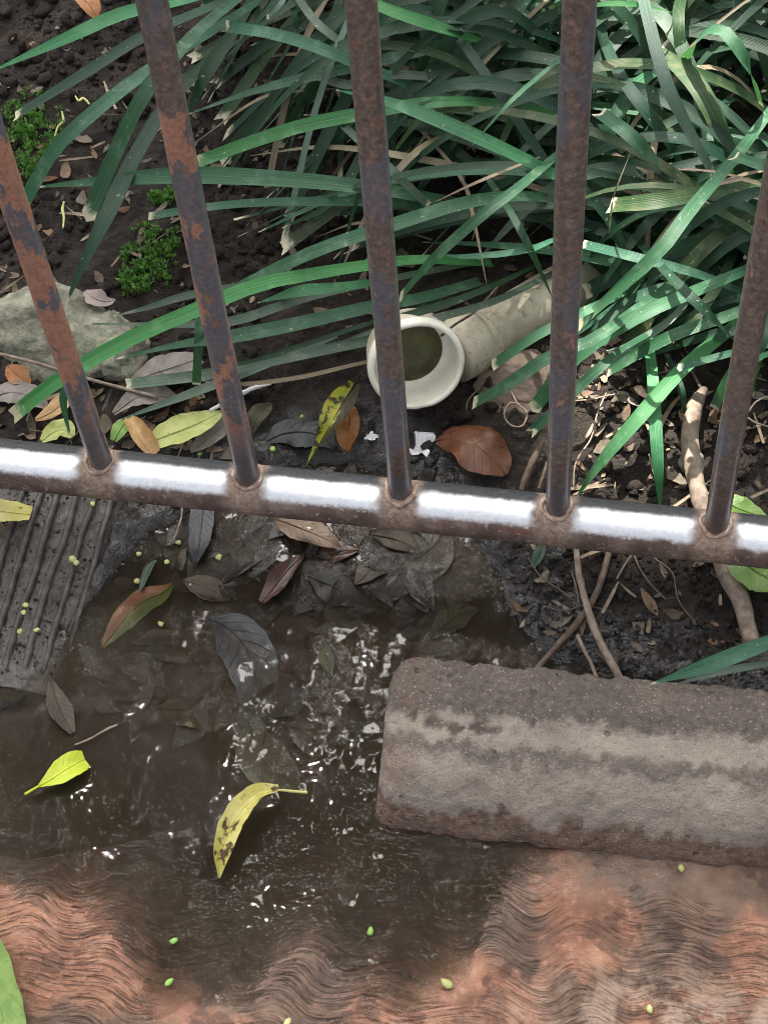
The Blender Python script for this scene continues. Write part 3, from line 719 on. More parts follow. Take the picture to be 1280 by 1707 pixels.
# ------------------------------------------------------------------ drain pipe
def build_pipe():
    z0 = 0.070
    mouth = np.array(at(695, 610, z0))
    vc = CAM_P - mouth; vc /= np.linalg.norm(vc)
    right, up_ = CAM_N[:, 0], CAM_N[:, 1]
    u = 0.42 * right - 0.90 * up_; u -= vc * (u @ vc); u /= np.linalg.norm(u)
    an = rad(27); ax = math.cos(an) * vc + math.sin(an) * u
    root = empty('drain_pipe', tuple(mouth)); bpy.context.view_layer.update()
    tag(root, 'dirty white plastic drain pipe with open socket end lying in the soil', 'pipe')
    e1 = np.cross(ax, [0, 0, 1]); e1 /= np.linalg.norm(e1); e2 = np.cross(e1, ax)
    def lathe(name, prof, mat, seed=0, jag=0.0, par=None):
        n = 64; th = np.linspace(0, 2 * np.pi, n, endpoint=False)
        V = []
        for k, (s, r) in enumerate(prof):
            ss = s - jag * 0.02 * np.maximum(0, fbm(np.cos(th) * 3 + seed, np.sin(th) * 3, 501, 4)) * np.ones(n)
            V.append(mouth + ax * ss[:, None] + (e1 * np.cos(th)[:, None] + e2 * np.sin(th)[:, None]) * r)
        return mesh_obj(name, np.vstack(V), grid_faces(len(prof), n, True), mat, par or root)
    R = 0.0325
    socket = lathe('socket', [(-0.0035, R - 0.0004), (-0.006, R + 0.001), (-0.02, R - 0.001), (-0.030, R - 0.0022), (-0.038, R - 0.006), (-0.046, R - 0.012), (-0.052, R - 0.020), (-0.054, 0.0)], MAT['pvc'], 3)
    bpy.context.view_layer.update(); inner = socket
    lathe('rim', [(-0.002, R - 0.0032), (0.0012, R - 0.0028), (0.0018, R - 0.0014), (0.0012, R + 0.0002), (-0.001, R + 0.0012), (-0.006, R + 0.0013)], MAT['pvcwhite'], 5, 0.12, inner)
    lathe('socket_lining', [(-0.0005, R - 0.0030), (-0.010, R - 0.0036), (-0.018, R - 0.0042), (-0.024, R - 0.0050), (-0.026, R - 0.0095)], MAT['pvcwhite'], 6, 0, inner)
    lathe('inner_wall', [(-0.0255, R - 0.0094), (-0.036, R - 0.0105), (-0.041, 0.012), (-0.042, 0.0)], MAT['algae'], 7, 0, inner)
    def ptz(x, y, z): return np.array(at(x, y, z))
    c = mouth - ax * 0.050 + right * 0.030
    d1 = ptz(790, 571, .040)
    way = [c, c * 0.55 + d1 * 0.45 + np.array([0, 0, -0.003]), d1, ptz(806, 562, .039)]
    tube('elbow', way, [R - 0.017, R - 0.0125, R - 0.0112, R - 0.0112], MAT['pvc'], root, 32, 24)
    tube('collar', [ptz(752, 590, .0415), ptz(776, 577, .0405), ptz(798, 565, .0395)], [R - 0.0102, R - 0.0095, R - 0.0100], MAT['pvc'], root, 32, 8)
    tube('pipe_body', [ptz(785, 573, .040), ptz(850, 536, .037), ptz(910, 500, .034), ptz(980, 460, .026), ptz(1060, 415, .012)], [R - 0.0128] * 5, MAT['pvc'], root, 32, 24)
build_pipe()

# ------------------------------------------------------------------ stones
def rock(name, label, cpx, size, rot, mat, seed, sink=0.35, cat='stone'):
    import bmesh
    bm = bmesh.new(); bmesh.ops.create_icosphere(bm, subdivisions=5, radius=1.0)
    V = np.array([v.co[:] for v in bm.verts]); F = [[v.index for v in f.verts] for f in bm.faces]; bm.free()
    D = V.copy()
    # a few cleaved faces, then rough relief
    r = np.random.default_rng(seed)
    for _ in range(9):
        nn = r.normal(size=3); nn /= np.linalg.norm(nn); c = 0.62 + 0.25 * r.random()
        h = D @ nn; D = D - np.maximum(h - c, 0)[:, None] * nn * 0.9
    k = 0.16 * fbm(V[:, 0] * 1.8 + seed, V[:, 1] * 1.8 + V[:, 2] * 2.3, seed, 3) + 0.07 * fbm(V[:, 0] * 7 + V[:, 2] * 5, V[:, 1] * 7 - V[:, 2] * 4, seed + 5, 4)
    D = D * (1 + k)[:, None] * np.array(size)
    c, s = math.cos(rot), math.sin(rot)
    D[:, :2] = D[:, :2] @ np.array([[c, s], [-s, c]])
    p = ong(*cpx); p[2] += size[2] * (1 - 2 * sink)
    o = mesh_obj(name, D, F, mat); o.location = p
    return tag(o, label, cat)
rock('stone', 'large pale lichen-grey stone behind the leftmost bar', (75, 560), (0.062, 0.040, 0.026), -0.25, MAT['rock'], 61, 0.42)
rock('stone', 'smaller broken grey stone right of the leftmost bar', (190, 575), (0.028, 0.036, 0.018), 0.5, MAT['rock'], 68, 0.4)
rock('stone', 'smooth brown stone half buried right of the pipe', (880, 640), (0.038, 0.026, 0.018), 0.3, MAT['rock2'], 73, 0.45)
rock('stone', 'pale small stone at the foot of the thick root', (1150, 775), (0.009, 0.011, 0.009), 0.3, MAT['rock'], 75, 0.3)
rock('stone', 'flat muddy stone at the left edge below the bottom rail', (5, 905), (0.016, 0.024, 0.010), 0.2, MAT['rock2'], 79, 0.4)

# ------------------------------------------------------------------ strap-leaved grass clumps
def blade(parent, pts, zs, wpx, mat, tip='cut', fold=0.14, twist=0.0, seed=0, name='leaf'):
    """pts: pixels along the leaf from root to tip; zs: heights (above the level 0) at root, middle and tip"""
    n = len(pts); t = np.linspace(0, 1, n)
    zz = zs[0] * (1 - t) * (1 - 2 * t) + zs[1] * 4 * t * (1 - t) + zs[2] * t * (2 * t - 1)
    P = []
    for (x, y), z in zip(pts, zz):
        q = at(x, y, z); P.append((q.x, q.y, z))
    return blade3(parent, P, wpx / 2350.0, mat, tip, fold, twist, seed, name)
def blade3(parent, P, w, mat, tip, fold, twist, seed, name='leaf'):
    n = len(P); t = np.linspace(0, 1, n)
    W = w * np.clip(0.72 + 0.5 * t, 0, 1)
    if tip == 'point': W = W * np.clip((1.02 - t) * 3.0, 0.08, 1)
    V, F, uv, _, _ = ribbon_arrays(P, W, 20, 3, fold, 0.0, twist, 0.02, (0, -0.3, 1), seed)
    if tip == 'cut':                                             # snipped or torn across
        c = V.reshape(20, 3, 3); ax = c[-1, 1] - c[-2, 1]
        j = np.random.default_rng(seed).uniform(-0.9, 0.9, 3)
        c[-1] += ax[None] * (j * 0.25)[:, None]
    return mesh_obj(name, V, F, MAT[mat], parent, uv)

clumps = {}
for key, loc, label in (('c', (0.02, 0.60, 0.05), 'long strap-leaved grass clump spilling left behind the middle bars'),
                        ('r', (0.24, 0.36, 0.05), 'dense strap-leaved grass clump at the right, over the pipe'),
                        ('f', (0.17, 0.12, 0.03), 'two fresh green strap leaves rising beside the thick root'),
                        ('k', (0.29, -0.03, 0.02), 'strap leaf with a dull one below it, drooping onto the kerb stone')):
    clumps[key] = tag(empty('grass_clump', loc), label, 'grass', 'strap-leaved grass clumps')
bpy.context.view_layer.update()
TR = [  # clump, pixels root -> tip, heights root/middle/tip, width, material, tip, twist
 ('c', [(470, -60), (340, -8), (210, 22), (110, 65), (-20, 122)], (.10, .17, .15), 31, 'g_bright', 'point', .3),
 ('c', [(480, -40), (330, 22), (240, 62), (140, 125), (25, 197)], (.08, .12, .07), 31, 'g_dark', 'cut', -.3),
 ('c', [(470, -20), (350, 55), (240, 125), (150, 195), (90, 255), (40, 342)], (.08, .15, .07), 34, 'g_mid', 'cut', .4),
 ('c', [(470, -60), (345, 40), (292, 95), (245, 152), (208, 225), (148, 362)], (.10, .17, .08), 35, 'g_mid', 'cut', .2),
 ('c', [(400, 60), (300, 150), (228, 260), (190, 340), (150, 420), (110, 508)], (.06, .11, .06), 40, 'g_dark', 'point', -.2),
 ('c', [(820, 350), (720, 332), (610, 313), (450, 298), (300, 293), (160, 303), (62, 312)], (.05, .12, .07), 36, 'g_mid', 'point', .3),
 ('c', [(830, 360), (720, 345), (610, 337), (450, 338), (350, 346), (248, 362)], (.05, .10, .05), 22, 'g_mid', 'cut', -.3),
 ('c', [(1010, 228), (900, 186), (790, 171), (700, 174), (600, 191), (510, 209), (425, 236), (322, 274)], (.07, .15, .10), 29, 'g_bright', 'cut', .3),
 ('c', [(1100, 3), (940, 22), (825, 55), (700, 86), (590, 112), (500, 132), (400, 160), (305, 194)], (.07, .13, .09), 29, 'g_mid', 'point', -.2),
 ('c', [(790, 240), (690, 150), (590, 105), (520, 76), (450, 56), (376, 44)], (.06, .16, .12), 27, 'g_mid', 'cut', .5),
 ('c', [(960, 182), (855, 160), (730, 131), (640, 126), (585, 143), (510, 120)], (.06, .13, .11), 21, 'g_dull', 'cut', .4),
 ('c', [(500, -50), (580, -15), (640, 14), (720, 42), (785, 64), (868, 94)], (.12, .17, .10), 27, 'g_bright', 'point', -.2),
 ('c', [(1020, 350), (930, 296), (840, 250), (730, 201), (640, 168), (560, 150)], (.08, .18, .13), 29, 'g_bright', 'point', .2),
 ('c', [(990, 30), (935, 95), (855, 165), (787, 242)], (.10, .20, .17), 9, 'g_mid', 'point', .2),
 ('c', [(1020, 180), (932, 256), (865, 312), (812, 352), (727, 428), (668, 497)], (.06, .18, .08), 21, 'g_mid', 'cut', .3),
 ('c', [(1020, 355), (927, 334), (855, 328), (770, 340), (655, 376), (540, 414), (450, 455), (371, 497)], (.05, .15, .06), 29, 'g_mid', 'cut', .3),
 ('c', [(820, 440), (700, 434), (615, 443), (520, 458), (430, 476), (330, 516), (200, 574), (90, 640), (25, 692)], (.04, .12, .06), 30, 'g_bright', 'cut', .3),
 ('c', [(640, 440), (560, 450), (450, 470), (320, 491), (250, 512), (190, 527)], (.04, .09, .05), 17, 'g_dull', 'point', .4),
 ('c', [(800, 470), (700, 498), (620, 512), (500, 540), (390, 562), (300, 575), (195, 598)], (.04, .09, .05), 31, 'g_mid', 'point', -.3),
 ('c', [(780, 440), (620, 472), (500, 500), (390, 536), (300, 541), (140, 540)], (.03, .07, .045), 21, 'g_dull', 'point', .2),
 ('c', [(800, 520), (700, 548), (625, 567), (450, 602), (350, 624), (205, 642)], (.03, .055, .03), 24, 'g_dull', 'cut', .1),
 ('c', [(740, 500), (640, 531), (500, 577), (420, 602), (330, 622)], (.04, .065, .04), 12, 'g_dark', 'point', .3),
 ('c', [(560, 560), (440, 610), (330, 652), (195, 702)], (.03, .045, .02), 20, 'g_dull', 'point', .3),
 ('c', [(700, 585), (600, 606), (500, 629), (405, 640), (330, 634)], (.03, .045, .03), 10, 'g_dry', 'point', .6),
 ('c', [(332, 470), (333, 520), (331, 580), (328, 641)], (.10, .085, .05), 18, 'g_mid', 'cut', .2),
 ('c', [(190, 585), (135, 622), (106, 662), (120, 740)], (.05, .06, .02), 17, 'g_mid', 'point', 1.4),
 ('c', [(440, -30), (385, 60), (345, 122), (308, 205)], (.05, .09, .06), 32, 'g_dark', 'point', .2),
 ('c', [(470, -50), (500, 2), (535, 46), (588, 84)], (.09, .14, .13), 20, 'g_dull', 'cut', .3),
 ('c', [(478, -40), (488, 10), (500, 66)], (.09, .12, .10), 16, 'g_mid', 'point', .3),
 ('c', [(500, -40), (470, 4), (446, 30)], (.14, .18, .17), 12, 'g_dull', 'cut', .3),
 ('c', [(720, 400), (610, 371), (525, 396)], (.05, .07, .05), 7, 'g_dry', 'point', .3),
 ('c', [(1020, 372), (930, 398), (875, 418), (780, 428), (735, 424)], (.06, .14, .10), 14, 'g_mid', 'point', .2),
 ('c', [(800, 280), (845, 345), (880, 410), (922, 500)], (.10, .15, .09), 15, 'g_dark', 'point', .2),
 ('c', [(560, 200), (600, 236), (655, 287), (715, 345)], (.08, .13, .09), 21, 'g_dull', 'cut', .2),
 ('c', [(620, 130), (700, 215), (770, 300), (790, 370), (812, 480)], (.06, .10, .08), 9, 'g_dry', 'point', .4),
 ('c', [(900, 262), (860, 277), (790, 306), (722, 338)], (.12, .16, .13), 6, 'g_dry', 'point', .2),
 ('c', [(560, 148), (500, 152), (430, 166), (322, 240)], (.08, .10, .08), 7, 'g_dry', 'point', .3),
 ('c', [(760, 20), (700, 110), (640, 190), (560, 330), (470, 380)], (.05, .09, .06), 24, 'g_dark', 'point', .2),
 ('c', [(640, 470), (560, 480), (500, 486), (430, 505)], (.05, .08, .06), 26, 'g_bright', 'point', .1),
 ('r', [(1060, -60), (1072, 0), (1105, 125), (1140, 205), (1188, 295)], (.18, .20, .12), 27, 'g_dull', 'cut', .2),
 ('r', [(1215, 330), (1205, 238), (1165, 150), (1100, 78)], (.06, .14, .14), 40, 'g_olive', 'cut', .2),
 ('r', [(1140, 330), (1065, 240), (998, 188)], (.08, .16, .15), 29, 'g_mid', 'cut', .2),
 ('r', [(990, 30), (1030, 120), (1070, 178), (1110, 232), (1150, 305)], (.12, .14, .08), 29, 'g_dark', 'point', .2),
 ('r', [(1130, 140), (1150, 85), (1195, 48), (1240, 100), (1264, 172)], (.08, .20, .13), 28, 'g_mid', 'cut', .3),
 ('r', [(1310, 150), (1225, 262), (1155, 345), (1100, 418), (1035, 480), (965, 545)], (.10, .19, .08), 27, 'g_mid', 'cut', .2),
 ('r', [(1330, 300), (1190, 320), (1090, 336), (1018, 344)], (.10, .16, .14), 33, 'g_olive', 'cut', .3),
 ('r', [(1330, 300), (1280, 280), (1222, 262)], (.14, .19, .18), 23, 'g_mid', 'cut', .1),
 ('r', [(1300, 520), (1180, 464), (1067, 432), (970, 408)], (.06, .13, .11), 21, 'g_mid', 'cut', .2),
 ('r', [(1320, 415), (1240, 452), (1130, 498), (1060, 530), (960, 596), (888, 684)], (.07, .13, .05), 28, 'g_mid', 'cut', .2),
 ('r', [(1220, 410), (1120, 475), (990, 565), (920, 592), (850, 640), (788, 674)], (.06, .13, .06), 25, 'g_mid', 'cut', .3),
 ('r', [(1090, 460), (1020, 498), (960, 526), (890, 562), (822, 609)], (.06, .11, .08), 20, 'g_mid', 'cut', .2),
 ('r', [(1160, 500), (1080, 560), (1010, 604), (960, 650), (884, 722)], (.05, .10, .04), 20, 'g_mid', 'cut', .2),
 ('r', [(1060, 400), (1110, 455), (1170, 515), (1228, 572)], (.08, .15, .10), 22, 'g_dark', 'point', .2),
 ('r', [(1330, 565), (1215, 590), (1130, 614)], (.08, .11, .10), 15, 'g_mid', 'cut', .2),
 ('r', [(1150, -40), (1130, 20), (1135, 105)], (.12, .16, .14), 26, 'g_olive', 'cut', .2),
 ('r', [(1000, 12), (1060, 45), (1125, 76)], (.10, .12, .10), 13, 'g_dry', 'point', .2),
 ('r', [(980, 238), (1058, 275), (1130, 320)], (.09, .11, .08), 11, 'g_dry', 'point', .2),
 ('r', [(1015, 390), (1022, 330), (1050, 255)], (.10, .17, .20), 4, 'g_dry', 'point', .2),
 ('r', [(1300, 170), (1262, 330), (1180, 470), (1090, 530)], (.05, .08, .05), 22, 'g_dark', 'point', .2),
 ('r', [(950, 20), (1000, 8), (1060, 8), (1125, 22)], (.16, .19, .16), 14, 'g_bright', 'point', .2),
 ('r', [(1290, -20), (1180, 20), (1080, 60), (960, 60)], (.10, .13, .09), 28, 'g_dark', 'point', .2),
 ('r', [(1230, 640), (1262, 600), (1310, 580)], (.08, .12, .14), 17, 'g_bright', 'point', .2),
 ('c', [(930, 452), (830, 500), (730, 530), (640, 548), (560, 572)], (.05, .085, .05), 18, 'g_dull', 'point', .2),
 ('c', [(900, 440), (800, 486), (700, 520), (600, 540)], (.05, .10, .06), 16, 'g_dark', 'point', .3),
 ('r', [(1330, 470), (1230, 520), (1120, 560), (1010, 620)], (.07, .11, .06), 24, 'g_mid', 'cut', .2),
 ('r', [(1330, 520), (1260, 545), (1180, 560), (1060, 600)], (.06, .09, .05), 20, 'g_dark', 'point', .3),
 ('r', [(1330, 500), (1270, 560), (1220, 620), (1190, 680)], (.07, .10, .05), 20, 'g_mid', 'cut', .2),
 ('r', [(1190, 420), (1130, 520), (1060, 570), (1010, 585)], (.06, .09, .05), 16, 'g_dull', 'point', .3),
 ('r', [(1340, 440), (1290, 520), (1262, 590), (1255, 660)], (.08, .12, .06), 22, 'g_dark', 'point', .2),
 ('r', [(1100, 420), (1040, 500), (985, 560), (950, 590)], (.06, .09, .05), 18, 'g_dark', 'point', .2),
 ('r', [(1240, 380), (1200, 470), (1150, 540), (1120, 575)], (.06, .10, .06), 22, 'g_olive', 'cut', .2),
 ('f', [(1250, 520), (1222, 545), (1140, 612), (1070, 690), (1000, 772), (960, 830)], (.06, .085, .03), 29, 'g_bright', 'point', .3),
 ('f', [(1078, 560), (1086, 620), (1091, 700), (1096, 780), (1100, 850)], (.06, .075, .03), 26, 'g_bright', 'point', .2),
 ('f', [(1110, 590), (1135, 650), (1142, 700)], (.05, .055, .03), 15, 'g_dark', 'point', .2),
 ('k', [(1420, 1030), (1290, 1068), (1190, 1105), (1085, 1140)], (.06, .075, .052), 27, 'g_mid', 'point', .2),
 ('k', [(1420, 1085), (1290, 1105), (1210, 1118), (1120, 1142)], (.04, .055, .045), 13, 'g_dull', 'point', .1),
]
for i, (c, pts, zs, w, m, tp, tw) in enumerate(TR):
    blade(clumps[c], pts, zs, w * 0.82, m, tp, 0.13, tw, i + 5)
# the crowd of leaves below and behind them
MASK = np.array([(300, -20), (300, 60), (330, 330), (420, 470), (600, 480), (740, 470), (900, 470), (960, 560), (1010, 560), (1100, 560), (1290, 560), (1700, 620), (1700, -500), (300, -500)], float)
def fillers(key, tufts, count, seed, MASK=MASK):
    r = np.random.default_rng(seed); made = 0; tries = 0
    while made < count and tries < count * 40:
        tries += 1
        tx, ty = tufts[r.integers(len(tufts))]
        x0, y0 = tx + r.normal() * 0.035, ty + r.normal() * 0.035
        a = r.uniform(0, 2 * math.pi) if r.random() < 0.45 else r.normal(math.pi * 1.1, 0.7)
        ln = r.uniform(0.14, 0.40); hh = r.uniform(0.02, 0.11)
        t = np.linspace(0, 1, 6)
        bend = r.normal() * 0.06
        xx = x0 + math.cos(a) * ln * t - math.sin(a) * bend * t * t; yy = y0 + math.sin(a) * ln * t + math.cos(a) * bend * t * t
        g0 = gz(x0, y0); gg = gl(xx, yy); zz = np.maximum(g0 * (1 - t) + gg * t + hh * (4 * t * (1 - t)) + 0.012 * t + 0.004, gg + 0.006)
        P = np.stack([xx, yy, zz], -1)
        if yy.min() < 0.06: continue
        q = pix(P); ins = sdist(MASK, q[:, 0], q[:, 1])
        if ins.min() < 0: continue
        m = r.choice(['g_dark', 'g_dark', 'g_mid', 'g_dull', 'g_olive', 'g_dry'], p=[.36, .26, .08, .05, .1, .15])
        blade3(clumps[key], P, r.uniform(0.005, 0.0115) if m != 'g_dry' else r.uniform(0.002, 0.006), m, 'point' if r.random() < .6 else 'cut', 0.14, r.normal() * 0.6, seed * 1000 + made)
        made += 1
fillers('c', [(-0.10, 0.70), (0.02, 0.60), (0.08, 0.52), (0.0, 0.72), (0.06, 0.40), (-0.04, 0.50)], 180, 3)
MASK2 = np.array([(900, 300), (940, 560), (990, 610), (1080, 600), (1200, 620), (1290, 640), (1700, 700), (1700, 200)], float)
fillers('r', [(0.17, 0.50), (0.25, 0.42), (0.20, 0.32), (0.26, 0.27), (0.14, 0.36), (0.28, 0.55), (0.17, 0.24)], 170, 4)
fillers('r', [(0.24, 0.22), (0.28, 0.17), (0.19, 0.24), (0.30, 0.26), (0.15, 0.28)], 80, 6, MASK2)

# ------------------------------------------------------------------ fallen leaves
def leaf(label, pts, widths, mat, dz=0.003, arch=0.0, fold=0.08, cup=0.0, twist=0.0, wave=0.06, seed=1, water=True, stalk=0, group=None, sunk=None, name='fallen_leaf'):
    """pts: pixels stalk -> tip on the ground; widths in pixels; stalk: how many leading points are only stalk"""
    P = []
    for i, (x, y) in enumerate(pts):
        t = i / (len(pts) - 1)
        if sunk is not None: q = np.array(at(x, y, sunk + dz * math.sin(seed * 3.1 + t * 2)))
        else: q = ong(x, y, dz + arch * 4 * t * (1 - t), water)
        P.append(q)
    P = np.array(P)
    W = np.array(widths, float) / 2400.0
    B = P[stalk:]; Wb = W[stalk:]
    S = spline(np.c_[B, Wb[:, None]], 9)
    V, F, uv, C, U = ribbon_arrays(B, Wb, 22, 7, fold, cup, twist, wave, (0, 0, 1), seed, 0.12)
    root = mesh_obj(name, V - P[0], F, MAT[mat], None, uv); root.location = P[0]
    bpy.context.view_layer.update()
    sc = U * 0.0003
    tube('midrib', (C + sc)[::3], list(np.linspace(0.0008, 0.00025, len(C[::3]))), MAT[mat], root, 6, 14)
    if stalk: tube('stalk', P[:stalk + 1], list(np.linspace(0.0010, 0.0008, stalk + 1)), MAT[mat], root, 6, 10)
    return tag(root, label, 'leaf', group)

leaf('curled yellow crescent leaf with brown edge floating on the puddle', [(512, 1321), (466, 1317), (428, 1328), (392, 1366), (369, 1420), (365, 1463)], [5, 13, 30, 36, 27, 3], 'l_yellow', .006, .010, .32, .1, .7, .05, 3, stalk=1)
leaf('bright lime leaf with thin stalk floating at left on the puddle', [(42, 1324), (66, 1310), (84, 1300), (106, 1286), (128, 1272), (142, 1266)], [4, 6, 24, 42, 40, 26], 'l_lime', .004, .004, .14, .0, -.4, .05, 5, stalk=1)
leaf('half blackened yellow-green leaf leaning beside the pipe mouth', [(600, 626), (592, 640), (570, 675), (552, 708), (532, 742), (511, 779)], [4, 22, 46, 40, 22, 3], 'l_half', .008, .018, .2, .05, -.5, .08, 7, stalk=1)
leaf('small orange-brown leaf tucked behind the half blackened leaf', [(572, 668), (580, 690), (580, 715), (577, 735), (581, 752)], [10, 34, 42, 30, 5], 'l_orange', .006, .004, .1, .0, 0, .08, 9)
leaf('broad chestnut-brown leaf on wet mud right of the third bar', [(726, 736), (750, 730), (782, 738), (812, 756), (832, 776), (842, 792)], [8, 58, 92, 88, 62, 12], 'l_brown', .006, .006, .06, -.05, .2, .09, 11)
leaf('veined brown leaf lying just below the bottom rail', [(462, 866), (480, 872), (505, 882), (530, 893), (552, 903), (568, 912)], [6, 40, 54, 48, 28, 3], 'l_veined', .005, .004, .1, .0, .1, .06, 13)
leaf('pale yellow leaf lying behind the rail left of the second bar', [(248, 738), (268, 730), (300, 718), (330, 706), (355, 694), (370, 686)], [14, 44, 58, 52, 34, 6], 'l_paleyellow', .012, .006, .08, .0, .3, .06, 15)
leaf('curled tan leaf standing against the back of the rail', [(216, 698), (224, 712), (234, 730), (246, 748), (256, 760)], [12, 28, 34, 34, 24], 'l_tan', .010, .006, .35, .1, .3, .05, 17)
leaf('dull khaki leaf touching the second bar near the rail', [(318, 752), (340, 736), (362, 718), (386, 694)], [10, 36, 40, 8], 'l_grey', .006, .003, .08, .0, .1, .06, 19)
leaf('bright yellow leaf at the left edge under the rail', [(-60, 845), (-30, 848), (0, 852), (30, 856), (52, 858)], [10, 40, 46, 42, 30], 'l_yellow', .012, .004, .1, .0, .1, .05, 21)
leaf('orange and green leaf under shallow water beside the ribbed tile', [(288, 974), (268, 990), (240, 1002), (212, 1028), (190, 1055), (170, 1080)], [8, 34, 46, 44, 28, 4], 'l_orgreen', .001, 0, .05, .0, .1, .03, 23, sunk=-.002)
leaf('large blackened leaf sunk in the middle of the puddle', [(352, 1032), (385, 1050), (412, 1085), (426, 1130), (424, 1180), (412, 1215)], [14, 66, 84, 76, 44, 5], 'l_black', .0025, 0, .04, .0, .1, .04, 25, sunk=-.003)
leaf('charcoal strip-shaped leaf hanging down under the rail', [(340, 838), (337, 870), (332, 905), (326, 938)], [40, 42, 34, 8], 'l_black', .004, .002, .1, .0, .1, .04, 27)
leaf('wet dark red folded leaf among the litter', [(502, 928), (480, 950), (460, 975), (436, 1004)], [10, 30, 34, 10], 'l_redwet', .004, .002, .2, .0, .1, .06, 29)
leaf('brown pointed leaf at the puddle edge below the ribbed tile', [(84, 1132), (92, 1160), (104, 1190), (122, 1222)], [5, 28, 36, 10], 'l_sunk', .001, 0, .15, .0, .2, .05, 31, sunk=.0008)
leaf('golden-brown leaf sunk above the crescent leaf', [(415, 1205), (426, 1240), (446, 1275), (480, 1300), (500, 1312)], [10, 62, 78, 50, 8], 'l_sunkolive', .001, 0, .05, .0, .1, .04, 33, sunk=-.003)
leaf('light green leaf at the right edge in front of the rail', [(1215, 925), (1240, 940), (1265, 955), (1300, 975)], [8, 66, 82, 40], 'l_green', .008, .003, .08, .0, .1, .05, 35)
leaf('light green leaf at the right edge behind the rail', [(1200, 830), (1225, 845), (1250, 855), (1282, 868)], [30, 44, 36, 6], 'l_green', .010, .003, .1, .0, .1, .06, 37)
leaf('pinkish grey dead leaf beside the pale stone', [(192, 500), (178, 503), (160, 498), (142, 486)], [4, 28, 36, 10], 'l_pink', .016, .004, .15, .0, .1, .06, 39)
leaf('large flat grey dead leaf between the first two bars', [(218, 640), (250, 625), (290, 612), (335, 596)], [20, 56, 66, 30], 'l_grey', .008, .004, .05, .0, .1, .08, 41)
leaf('crumpled grey-brown dead leaf below the large grey one', [(190, 690), (225, 665), (262, 660), (300, 668)], [10, 40, 44, 12], 'l_grey', .006, .006, .2, .0, .4, .12, 43)
leaf('thin teal sliver of leaf beside the ribbed tile', [(234, 985), (242, 962), (250, 946), (260, 934)], [4, 13, 12, 3], 'g_dull', .003, .001, .1, .0, .1, .03, 45)
leaf('brown leaf scrap at the left edge behind the first bar', [(14, 610), (30, 625), (50, 640)], [10, 40, 10], 'l_orange', .006, .003, .1, .0, .1, .08, 47)
leaf('grey-brown leaf at the left edge near the rail', [(-20, 670), (10, 655), (50, 660), (80, 680)], [10, 44, 46, 10], 'l_grey', .005, .003, .1, .0, .1, .1, 49)
leaf('tan leaf lying under the tip of the bright strap leaf', [(60, 700), (85, 688), (110, 668), (128, 650)], [8, 30, 34, 8], 'l_tan', .006, .003, .1, .0, .1, .08, 51)
leaf('pale green leaf behind the rail left of the first bar', [(70, 735), (88, 722), (108, 716), (122, 728)], [10, 34, 38, 12], 'l_paleyellow', .008, .003, .12, .0, .1, .08, 53)
leaf('olive leaf tucked between first bar and curled tan leaf', [(190, 735), (202, 715), (215, 700)], [14, 30, 12], 'l_green', .006, .003, .1, .0, .1, .08, 55)
leaf('dark orange dead leaf at the top left under the grass', [(120, -20), (150, 8), (162, 32)], [20, 40, 8], 'l_orange', .02, .003, .1, .0, .1, .08, 57)
leaf('flat slate-dark leaf on wet mud left of the half blackened leaf', [(446, 735), (475, 722), (520, 722), (560, 745)], [14, 60, 70, 12], 'l_black', .003, .001, .03, .0, .1, .05, 59)
leaf('greenish black leaf rag at the foot of the second bar', [(418, 720), (428, 698), (440, 682), (452, 672)], [14, 34, 30, 8], 'l_sunkolive', .005, .004, .2, .0, .3, .1, 61)
leaf('dark olive oval leaf sunk in the dark pool by the kerb stone', [(718, 1065), (738, 1045), (765, 1025), (796, 1016)], [8, 36, 44, 10], 'l_sunkolive', .001, 0, .05, .0, .1, .04, 63, sunk=-.003)
leaf('dark oval leaf sunk just behind the kerb stone corner', [(670, 1075), (705, 1088), (745, 1092), (780, 1085)], [10, 40, 46, 10], 'l_sunk', .001, 0, .05, .0, .1, .04, 65, sunk=-.004)
leaf('small olive leaf tilted in water near the kerb stone', [(535, 1075), (545, 1100), (552, 1125)], [6, 26, 6], 'l_sunkolive', .001, 0, .1, .0, .1, .04, 67, sunk=-.001)
leaf('green-grey leaf lying across mud under the rail middle', [(905, 905), (897, 925), (888, 945)], [10, 18, 8], 'g_dull', .006, .002, .1, .0, .1, .04, 69)
leaf('yellow-green pointed leaf at the bottom left corner of the paving', [(-60, 1500), (-30, 1580), (-8, 1650), (10, 1720), (16, 1790)], [20, 60, 66, 60, 30], 'l_green', .008, .004, .08, .0, .1, .05, 71, water=True)
